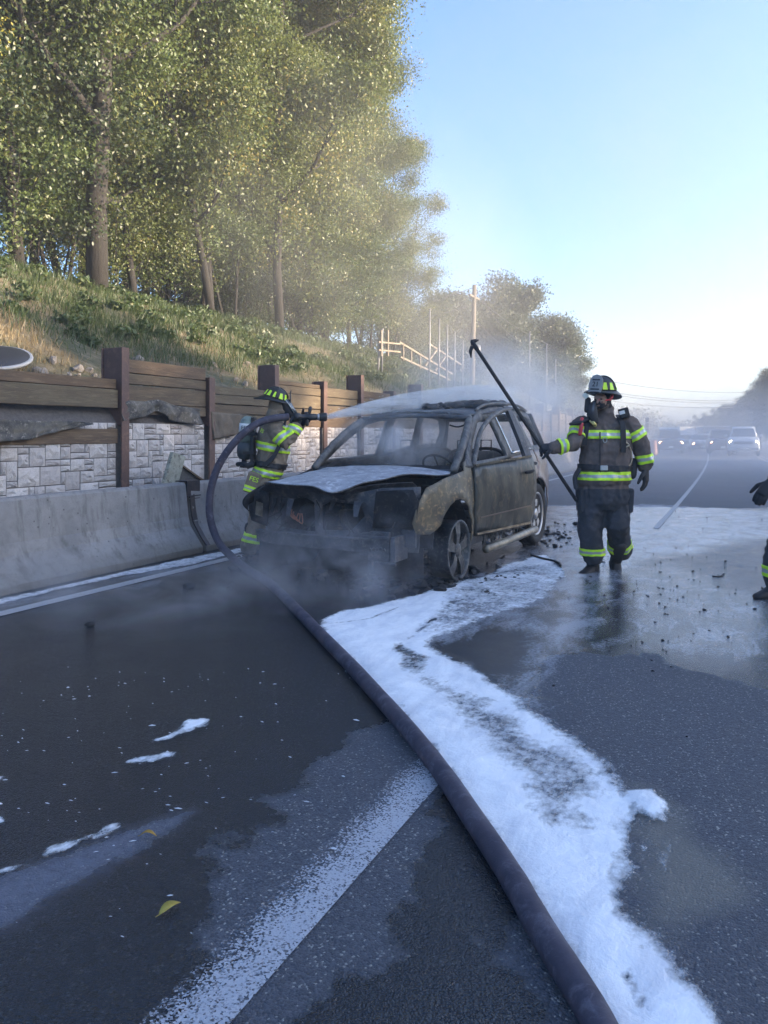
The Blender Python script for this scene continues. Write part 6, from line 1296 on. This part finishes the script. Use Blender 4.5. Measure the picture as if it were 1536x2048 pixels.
# ================================================================= the queue of traffic
M_gls = plain('car_glass', (.02, .025, .03), .08, 0, spec=.7)
M_lampw = plain('headlight_lit', (.9, .85, .7), .3, 0, (1.0, .80, .48), 16.0)
M_lampo = plain('headlight_dim', (.8, .6, .4), .3, 0, (1.0, .52, .28), 9.0)
M_plate = plain('licence_plate', (.6, .6, .58), .5)
M_blackp = plain('black_trim', (.02, .02, .022), .5)
def vehicle(label, px, d, kind, col, lamp, name, cat='car', py=None, metal=.3):
    p = P(px, HY, d); L, Wd, Hh, hood_h, ws0, ws1, rf, clear = dict(suv=(4.7, 1.9, 1.78, 1.10, 1.25, 1.9, 4.3, .25), sedan=(4.6, 1.8, 1.45, .92, 1.35, 2.1, 3.5, .20), pickup=(5.6, 2.0, 1.92, 1.20, 1.45, 2.15, 3.6, .30), van=(5.2, 1.95, 2.05, 1.15, .9, 1.6, 5.0, .22))[kind]
    fw = Vector((0 - p.x, 0 - p.y, 0)).normalized(); rz = math.atan2(fw.y, fw.x) + pi / 2        # local -y is the nose
    if px < 1470: rz += .06
    root = thing(name, label, cat, (p.x, p.y, 0), rz, 'vehicles queueing on the far road')
    mp = NT(name + '_paint'); mp.set(Base_Color=col, Roughness=.3, Metallic=metal); mb = mp.m
    h = Wd / 2; prof = [(0, clear + .15, .86), (0, .55, .93), (.06, hood_h - .18, .96), (.22, hood_h - .05, .97), (ws0, hood_h, .98), (rf + .25 if kind != 'pickup' else rf + .2, hood_h + .06, .98), (L - .05, hood_h + (.02 if kind != 'sedan' else -.0), .97), (L, .6, .94), (L - .05, clear + .1, .9)]
    bm = bmesh.new(); stations = [(0.0, clear + .12, hood_h - .25, .84), (.10, clear + .02, hood_h - .14, .93), (.45, clear, hood_h - .06, .98), (ws0, clear, hood_h, 1.0), (rf, clear, hood_h + .05, 1.0), (L - .25, clear, hood_h + .03, .99), (L - .04, clear + .08, hood_h - .05, .95), (L, clear + .2, hood_h - .2, .88)]
    loft(bm, [[Vector((sx * h * w_ * k, y, z0 + (z1 - z0) * v)) for sx, k, v in ((-1, .92, 0), (-1, 1, .25), (-1, 1, .6), (-1, .95, .9), (-1, .84, 1.0), (-.4, .84, 1.03), (.4, .84, 1.03), (1, .84, 1.0), (1, .95, .9), (1, 1, .6), (1, 1, .25), (1, .92, 0))] for y, z0, z1, w_ in stations])
    bmesh.ops.recalc_face_normals(bm, faces=bm.faces); from_bm('body', bm, mb, root)
    re = rf; bm = bmesh.new(); loft(bm, [[Vector((sx * h * w_, y, z)) for sx in (-1, -.5, 0, .5, 1)] + [Vector((sx * h * w2, y2, hood_h - .02)) for sx in (1, -1)] for y, z, w_, y2, w2 in ((ws0 + .02, hood_h + .02, .80, ws0 + .05, .82), (ws1, Hh - .06, .66, ws1, .86), (ws1 + .3, Hh, .68, ws1 + .4, .88), (re - .5, Hh - .01, .68, re - .4, .88), (re, Hh - .10, .64, re + .1, .86), (re + .35, hood_h + .06, .76, re + .40, .84))])
    bmesh.ops.recalc_face_normals(bm, faces=bm.faces); from_bm('cabin', bm, mb, root)
    bm = bmesh.new(); y0, z0, y1, z1 = ws0 + .06, hood_h + .06, ws1 - .06, Hh - .13
    loft(bm, [[Vector((-h * .74, y0 - o, z0)), Vector((h * .74, y0 - o, z0)), Vector((h * .61, y1 - o, z1)), Vector((-h * .61, y1 - o, z1))] for o in (.03, .06)]); bmesh.ops.recalc_face_normals(bm, faces=bm.faces); from_bm('windshield', bm, M_gls, root, False)
    for s in (-1, 1):
        bm = bmesh.new(); loft(bm, [[Vector((s * h * k0, ws0 + .45, hood_h + .08)), Vector((s * h * k0, re - .1, hood_h + .08)), Vector((s * h * k1, re - .3, Hh - .16)), Vector((s * h * k1, ws1 + .1, Hh - .16))] for k0, k1 in ((.845, .715), (.865, .735))]); bmesh.ops.recalc_face_normals(bm, faces=bm.faces); from_bm('side_window', bm, M_gls, root, False)
        bm = bmesh.new(); lathe(bm, [(.01, 0), (.12, .0), (.13, .03), (.01, .05)], (s * h * .72, .0 + .05, hood_h - .34), (0, -1, 0), 12); from_bm('headlight', bm, lamp if lamp else M_gls, root)
        bm = bmesh.new(); box(bm, (s * (h + .08), ws0 + .45, hood_h + .12), (.18, .10, .14)); bevel(from_bm('mirror', bm, mb, root, False), .03)
        for y in (.85, L - .95):
            bm = bmesh.new(); lathe(bm, [(.02, -.10), (.30, -.11), (.335, -.08), (.335, .08), (.30, .11), (.2, .09), (.02, .10)], (s * (h - .12), y, .335), (s, 0, 0), 18); from_bm('wheel', bm, M_tyre, root)
    bm = bmesh.new(); box(bm, (0, .0, hood_h - .36), (h * 1.1, .06, .18)); from_bm('grille', bm, M_blackp, root, False)
    bm = bmesh.new(); box(bm, (0, .02, clear + .16), (h * 1.8, .12, .16)); bevel(from_bm('bumper', bm, mb if kind != 'pickup' else M_chrome, root, False), .04)
    bm = bmesh.new(); box(bm, (0, -.05, clear + .22), (.32, .02, .15)); from_bm('licence_plate', bm, M_plate, root, False)
    return root
vehicle('dark SUV with orange headlights at the left of the far queue', 1342, 56, 'suv', (.05, .055, .065), M_lampo, 'parked_suv')
vehicle('silver car partly hidden right of the dark SUV in the queue', 1378, 72, 'sedan', (.25, .26, .28), None, 'sedan')
vehicle('grey car with one bright orange headlight in the middle of the queue', 1406, 62, 'sedan', (.20, .21, .23), M_lampo, 'sedan')
vehicle('dark red car with hazard lights between the grey car and the white pickup', 1446, 55, 'suv', (.07, .04, .045), M_lampo, 'parked_suv')
vehicle('white pickup with bright yellow headlights nearest in the queue', 1487, 50, 'pickup', (.50, .52, .55), M_lampw, 'pickup_truck', 'pickup truck')
# trucks
def box_truck(label, px, d, name, top, boxc, L, light_row, cat='truck', w=2.5, dx=0):
    p = P(px, HY, d); zt = H + (HY - top) / F * d
    root = thing(name, label, cat, (p.x, p.y, 0), TH * .0 + .45 + dx, 'vehicles queueing on the far road')
    mb = plain(name + '_paint', boxc, .5)
    bm = bmesh.new(); box(bm, (0, 2.2 + L / 2, (zt + .9) / 2), (w, L, zt - .9)); bevel(from_bm('cargo_box', bm, mb, root, False), .04)
    bm = bmesh.new(); loft(bm, [[Vector((-w * .46, y0, .55)), Vector((w * .46, y0, .55)), Vector((w * .44, y1, zc)), Vector((-w * .44, y1, zc))] for y0, y1, zc in ((0, .45, zt - .5), (2.1, 2.1, zt - .45))]); bmesh.ops.recalc_face_normals(bm, faces=bm.faces); bevel(from_bm('cab', bm, mb, root, False), .06)
    bm = bmesh.new(); loft(bm, [[Vector((-w * .40, .18 - o, 1.35)), Vector((w * .40, .18 - o, 1.35)), Vector((w * .38, .40 - o, zt - .75)), Vector((-w * .38, .40 - o, zt - .75))] for o in (-.02, .04)]); bmesh.ops.recalc_face_normals(bm, faces=bm.faces); from_bm('windshield', bm, M_gls, root, False)
    for s in (-1, 1):
        for y in (.9, 2.2 + L * .8):
            bm = bmesh.new(); lathe(bm, [(.02, -.12), (.42, -.14), (.48, -.1), (.48, .1), (.42, .14), (.02, .12)], (s * (w / 2 - .2), y, .48), (s, 0, 0), 18); from_bm('wheel', bm, M_tyre, root)
        bm = bmesh.new(); box(bm, (s * w * .36, -.02, .85), (.3, .06, .2)); from_bm('headlight', bm, M_gls, root, False)
    bm = bmesh.new(); box(bm, (0, 1.4 + L / 2, .75), (w * .7, L + 2, .25)); box(bm, (0, -.05, .6), (w * .92, .15, .3)); from_bm('chassis', bm, M_blackp, root, False)
    if light_row:
        for k in range(7):
            bm = bmesh.new(); box(bm, (-w * .45 + w * .15 * k, 2.25, zt + .05), (.16, .12, .10)); from_bm('roof_light', bm, M_plate, root, False)
    return root
box_truck('white box truck standing behind the queue of cars', 1400, 80, 'box_truck', 853, (.58, .57, .55), 6.0, False)
box_truck('dark truck with a row of small roof lights beside the white box truck', 1444, 76, 'equipment_truck', 853, (.10, .11, .13), 5.5, True, dx=-.2)
box_truck('low grey-green truck roof showing above the silver car', 1369, 95, 'delivery_truck', 869, (.17, .20, .18), 5.0, False)
p = P(1295, HY, 62); sg = thing('light_tower', 'slim signal mast with stacked lamps left of the far queue', 'mast', (p.x, p.y, 0))
zt = H + (HY - 836) / F * 62; bm = bmesh.new(); limb(bm, [(0, 0, -.2), (0, 0, zt)], .09, 8); from_bm('mast', bm, M_galv, sg)
for k in range(3):
    bm = bmesh.new(); box(bm, (0, -.08, zt - .15 - .42 * k), (.30, .26, .34)); bevel(from_bm('lamp_housing', bm, M_blackp, sg, False), .04)
# drum barrels by the queue
for px, d in ((1306, 52), (1312, 58)):
    p = P(px, HY, d); o = thing('traffic_drum', 'dark traffic drum on the left side of the far road', 'drum', (p.x, p.y, 0), 0, 'traffic drums left of the queue')
    bm = bmesh.new(); lathe(bm, [(.02, 0), (.32, 0), (.30, .1), (.27, .5), (.24, .95), (.1, 1.0), (.02, 1.0)], (0, 0, 0), (0, 0, 1), 16); from_bm('drum_shell', bm, plain('drum_plastic', (.25, .10, .05), .6), o)

# ================================================================= small things on the road
M_leaf_y = mat('fallen_leaf', (.45, .34, .06), (.36, .24, .04), (.50, .42, .14), scale=30, rough=.6, bump=.1)
def fallen(label, px, py, L, w, rz, tilt, m):
    g = G(px, py); bm = bmesh.new(); n = 9; rings = []
    for i in range(n):
        u = i / (n - 1); ww = w * sin(pi * min(1, u * 1.02)) ** .8 * (1 - .35 * u) + .0012
        rings.append([Vector((L * (u - .5), s * ww, .010 + .010 * sin(u * 3) * tilt + abs(s) * ww * .35 - dz)) for s, dz in ((-1, 0), (0, 0), (1, 0), (1, .0012), (0, .0012), (-1, .0012))])
    loft(bm, rings); limb(bm, [(-L * .5, 0, .01), (-L * .62, .004, .006)], .0012, 5); bmesh.ops.recalc_face_normals(bm, faces=bm.faces)
    o = from_bm('fallen_leaf', bm, m); o.location = g; o.rotation_euler = (0, 0, rz); return tag(o, label, 'leaf')
fallen('larger pale yellow leaf lying on the wet road left of the white stripe', 340, 1824, .075, .018, TH + radians(50), 1.0, M_leaf_y)
fallen('small orange-yellow leaf lying further up on the dry strip', 296, 1678, .062, .010, TH + radians(-6), 1.6, mat('orange_leaf', (.42, .25, .04), (.34, .19, .03), scale=30))
def stick(label, pxs, r, cat='stick', m=None):
    g = [G(x, y, r) for x, y in pxs]; o = tube('charred_stick', spline(g, 5), r, m or M_char, None, 7); return tag(o, label, cat)
stick('long charred strip with a bent end on the road in front of the walking firefighter', [(1062, 1110), (1085, 1117), (1108, 1122), (1119, 1127), (1121, 1131)], .014, 'strip')
stick('thin curved black sliver lying near the right edge', [(1425, 1152), (1440, 1153), (1448, 1147)], .006, 'strip')
stick('straight thin rod on the foam below the front wheel', [(905, 1168), (980, 1150), (1060, 1138)], .005, 'rod')
stick('short dark bar by the rear tyre', [(1090, 1068), (1115, 1066)], .012, 'bar')
def debris(name, label, n, cx, cy, sx, sy, rmin, rmax, seed, flat=.6):
    r_ = random.Random(seed); bm = bmesh.new()
    for k in range(n):
        px, py = r_.gauss(cx, sx), r_.gauss(cy, sy)
        if py < 960: continue
        g = G(px, py); r = r_.uniform(rmin, rmax) * r_.uniform(.5, 1); M_ = Matrix.Translation(g + Vector((0, 0, r * flat * .5))) @ Matrix.Rotation(r_.uniform(0, 6), 4, 'Z') @ Matrix.Diagonal((r * r_.uniform(.6, 1.9), r, r * flat, 1))
        res = bmesh.ops.create_icosphere(bm, subdivisions=1, radius=1, matrix=M_)
        for v in res['verts']: v.co += Vector((r_.gauss(0, .25), r_.gauss(0, .25), r_.gauss(0, .2))) * r
    return tag(from_bm(name, bm, M_char, smooth=False), label, kind='stuff')
debris('charred_crumbs', 'charred crumbs scattered beside the rear tyre', 60, 1105, 1072, 22, 10, .012, .04, 1)
debris('charred_crumbs', 'tiny dark crumbs scattered over the wet road on the right', 170, 1330, 1170, 130, 90, .005, .016, 2)
debris('charred_crumbs', 'dark crumbs on the foam beside the car', 40, 1010, 1140, 60, 22, .008, .03, 3)
debris('burnt_rubble', 'burnt rubble heaped on the ground under the car nose', 200, 770, 1150, 85, 18, .02, .075, 4)
debris('burnt_rubble', 'burnt rubble under the far corner of the car nose', 60, 560, 1112, 40, 10, .02, .07, 5)
debris('burnt_rubble', 'burnt rubble by the bare front rim', 70, 850, 1162, 22, 9, .02, .07, 6)
debris('charred_crumbs', 'dark crumbs on the foam in the middle', 16, 880, 1395, 60, 45, .004, .009, 7)
for lab, px, py, r in (('dark lump on the road left of the hose', 378, 1177, .055), ('smaller dark lump on the road near the left edge line', 180, 1252, .035), ('charred lump where the hose meets the ground', 470, 1140, .06), ('charred lump beside the running board', 905, 1148, .07), ('ashy lump below the front of the car', 945, 1140, .05), ('round dark lump behind the walking firefighter', 1152, 1050, .05), ('single dark lump on the wet road beside the bent strip', 1110, 1094, .035)):
    g = G(px, py); bm = bmesh.new(); lump(bm, Vector((0, 0, r * .4)), r, px * .1, .6); o = from_bm('charred_lump', bm, M_char); o.location = g; tag(o, lab, 'lump')
# ================================================================= water, steam, smoke, haze
def vol_mat(name, dens, nscale, color=(.93, .94, .97), lo=.42, hi=.70, fall=1.0, aniso=.25, stretch=(1, 1, 1), detail=4, dist=.6, core=0.0):
    t = NT(name); t.t.nodes.remove(t.b); v = t.n('VolumePrincipled'); v.inputs['Color'].default_value = (*color, 1); v.inputs['Anisotropy'].default_value = aniso
    g = t.n('NewGeometry'); mp = t.n('Mapping'); mp.inputs['Scale'].default_value = stretch; t.l(g.outputs['Position'], mp.inputs[0])
    n_ = t.noise(nscale, detail, .58, mp.outputs[0], dist); k = t.ramp(n_, lo, hi, core, 1)
    ln = t.n('VectorMath', operation='LENGTH'); t.l(t.tc.outputs['Object'], ln.inputs[0]); f = t.ramp(ln.outputs['Value'], 1.0, .15, 0, 1); f = t.math('POWER', f, fall)
    t.l(t.math('MULTIPLY', t.math('MULTIPLY', k, f), dens), v.inputs['Density']); t.l(v.outputs[0], t.out.inputs['Volume']); return t.m
def puff(name, label, loc, r3, rz, m):
    bm = bmesh.new(); bmesh.ops.create_icosphere(bm, subdivisions=3, radius=1); o = from_bm(name, bm, m); o.location = loc; o.scale = r3; o.rotation_euler = (0, 0, rz)
    return tag(o, label, kind='stuff')
puff('steam', 'steam drifting low in front of the car nose', P(650, 1125, 6.45), (1.15, .8, .50), TH, vol_mat('steam_nose', 1.7, 2.6, (.86, .88, .95), .44, .72))
puff('steam', 'thin steam creeping over the road left of the hose', P(230, 1190, 6.5), (2.4, 1.5, .36), TH, vol_mat('steam_road', 1.0, 2.2, (.86, .88, .95), .44, .75, stretch=(.7, .7, 1.5)))
puff('smoke', 'smoke hanging inside the windshield of the burned car', Vector((-3.5, 8.0, 1.32)), (.85, .85, .42), 0, vol_mat('smoke_cabin', 4.0, 2.8, (.9, .91, .95), .40, .72))
puff('steam', 'white steam billowing behind the car roof', P(1010, 800, 11.6), (1.5, 3.4, 1.0), 0, vol_mat('steam_roof', 1.2, 1.6, (.95, .96, .98), .36, .70))
puff('smoke', 'grey smoke lying across the road behind the firefighters', Vector((-1.0, 31, .9)), (13, 19, 2.3), 0, vol_mat('smoke_road', .060, .22, (.86, .88, .95), .30, .7, .6, core=.35, detail=2))
puff('smoke', 'pale smoke veil drifting in front of the tall trees', Vector((-9.2, 21, 5.5)), (4.0, 9.5, 6.0), 0, vol_mat('smoke_trees', .06, .26, (.93, .94, .97), .38, .72, .8, core=.1, detail=3))
puff('smoke', 'faint smoke rising into the sky above the walking firefighter', P(1230, 420, 34), (13, 10, 11), TH, vol_mat('smoke_sky', .035, .13, (.40, .41, .48), .36, .7, .8, core=.15, detail=3))
# water jet
t = NT('water_spray'); t.t.nodes.remove(t.b); v = t.n('VolumePrincipled'); v.inputs['Color'].default_value = (1, 1, 1, 1); v.inputs['Anisotropy'].default_value = .2
a_ = t.n('NewGeometry'); sp_n = t.n('SeparateXYZ'); t.l(t.tc.outputs['Object'], sp_n.inputs[0])
fal = t.ramp(sp_n.outputs[0], 0, 3.6, 16.0, 1.4); nn_ = t.noise(4.0, 6, .7, t.vec((.30, 3.2, 3.2))); t.l(t.math('MULTIPLY', fal, t.ramp(nn_, .40, .62, .05, 1.4)), v.inputs['Density']); t.l(v.outputs[0], t.out.inputs['Volume'])
jp = [P(653, 834, 8.73), P(700, 824, 8.95), P(760, 812, 9.25), P(830, 801, 9.6), P(900, 795, 10.0), P(960, 793, 10.4), P(1030, 797, 10.9)]
o0 = jp[0]; jx = (jp[-1] - jp[0]); jx.z = 0; jx.normalize(); jrz = math.atan2(jx.y, jx.x); inv = Matrix.Rotation(-jrz, 3, 'Z')
q = spline([inv @ (p - o0) for p in jp], 5); bm = bmesh.new(); n = len(q)
limb(bm, q, [.026 + .165 * (i / (n - 1)) ** .9 for i in range(n)], 14, round_ends=False, flat=1.0)
o = from_bm('water_spray', bm, t.m); o.location = o0; o.rotation_euler = (0, 0, jrz); tag(o, 'jet of water spraying from the nozzle over the car roof', kind='stuff')
M_drop = plain('water_drop', (.75, .80, .88), .15, 0, spec=.8)
bm = bmesh.new(); r_ = random.Random(4); Rw = Matrix.Rotation(jrz, 3, 'Z')
for k in range(900):
    u = r_.random() ** .8; i = min(int(u * (n - 1)), n - 2); p = q[i].lerp(q[i + 1], u * (n - 1) - i); rad = .03 + .30 * u; a = r_.uniform(0, 6.28); rr = rad * abs(r_.gauss(0, .55))
    c_ = o0 + Rw @ (p + Vector((0, cos(a) * rr, sin(a) * rr - .10 * u * r_.random()))); L_ = r_.uniform(.006, .03); w_ = r_.uniform(.0012, .0025); d_ = (Rw @ (q[i + 1] - q[i])).normalized()
    s1 = d_.cross(UP).normalized() * w_; s2 = Vector((0, 0, w_)); vs = [bm.verts.new(c_ + o_) for o_ in (-d_ * L_, s1, s2, -s1, -s2, d_ * L_)]
    for a1, b1 in ((1, 2), (2, 3), (3, 4), (4, 1)): bm.faces.new((vs[0], vs[b1], vs[a1])); bm.faces.new((vs[5], vs[a1], vs[b1]))
tag(from_bm('water_drops', bm, M_drop), 'fine water drops flying around the jet', kind='stuff')
# haze
bm = bmesh.new(); box(bm, (0, 95, 12.0), (290, 290, 26.0)); hz = NT('haze_air'); hz.t.nodes.remove(hz.b); v = hz.n('VolumePrincipled'); v.inputs['Color'].default_value = (.93, .92, .94, 1); v.inputs['Density'].default_value = .0027; v.inputs['Anisotropy'].default_value = .35
hz.l(v.outputs[0], hz.out.inputs['Volume']); tag(from_bm('haze', bm, hz.m, None, False), 'pale even haze over the whole scene', kind='stuff')
# ================================================================= labels of repeats, counted from the left of the photograph
ORDN = ['leftmost', 'second from the left', 'third from the left', 'fourth from the left', 'fifth from the left', 'sixth from the left', 'seventh from the left', 'eighth from the left', 'ninth from the left', 'tenth from the left', 'eleventh from the left', 'twelfth from the left', 'thirteenth from the left', 'fourteenth from the left', 'fifteenth from the left', 'sixteenth from the left']
def px_of(o): p = o.location; d = -p.x * ST + p.y * CT; return CX + F * (p.x * CT + p.y * ST) / max(d, .1)
for g, txt in (('thin poles along the crest', 'thin pale metal pole, {} in the row on the crest'), ('slim trees among the big trunks', 'slim young tree, {} of those among the big trunks'),
               ('trees of the far clump', 'round-headed tree, {} in the far clump'), ('shrubs along the crest of the bank', 'leafy shrub, {} along the crest of the bank'), ('trees of the tall stand on the embankment', 'tall leafy tree, {} among those behind the front trunks of the stand'), ('wires running from the utility pole', 'thin sagging wire to the far clump, {} of its bundle'), ('traffic drums left of the queue', 'dark traffic drum, {} beside the far queue')):
    L = sorted([o for o in S.objects if o.parent is None and o.get('group') == g], key=px_of)
    L = [o for o in L if not txt.startswith('tall leafy tree') or o['label'] == gen]
    vis = [o for o in L if px_of(o) > -400]
    for i, o in enumerate(vis): o['label'] = txt.format(ORDN[min(i, 15)])

L = sorted([o for o in S.objects if o.parent is None and o.get('group') == 'trees in the row on the right side' and 'sloping row' in o['label']], key=px_of)
for i, o in enumerate(L): o['label'] = 'dark hazy tree, {} in the row sloping down beyond the far traffic'.format(ORDN[i])
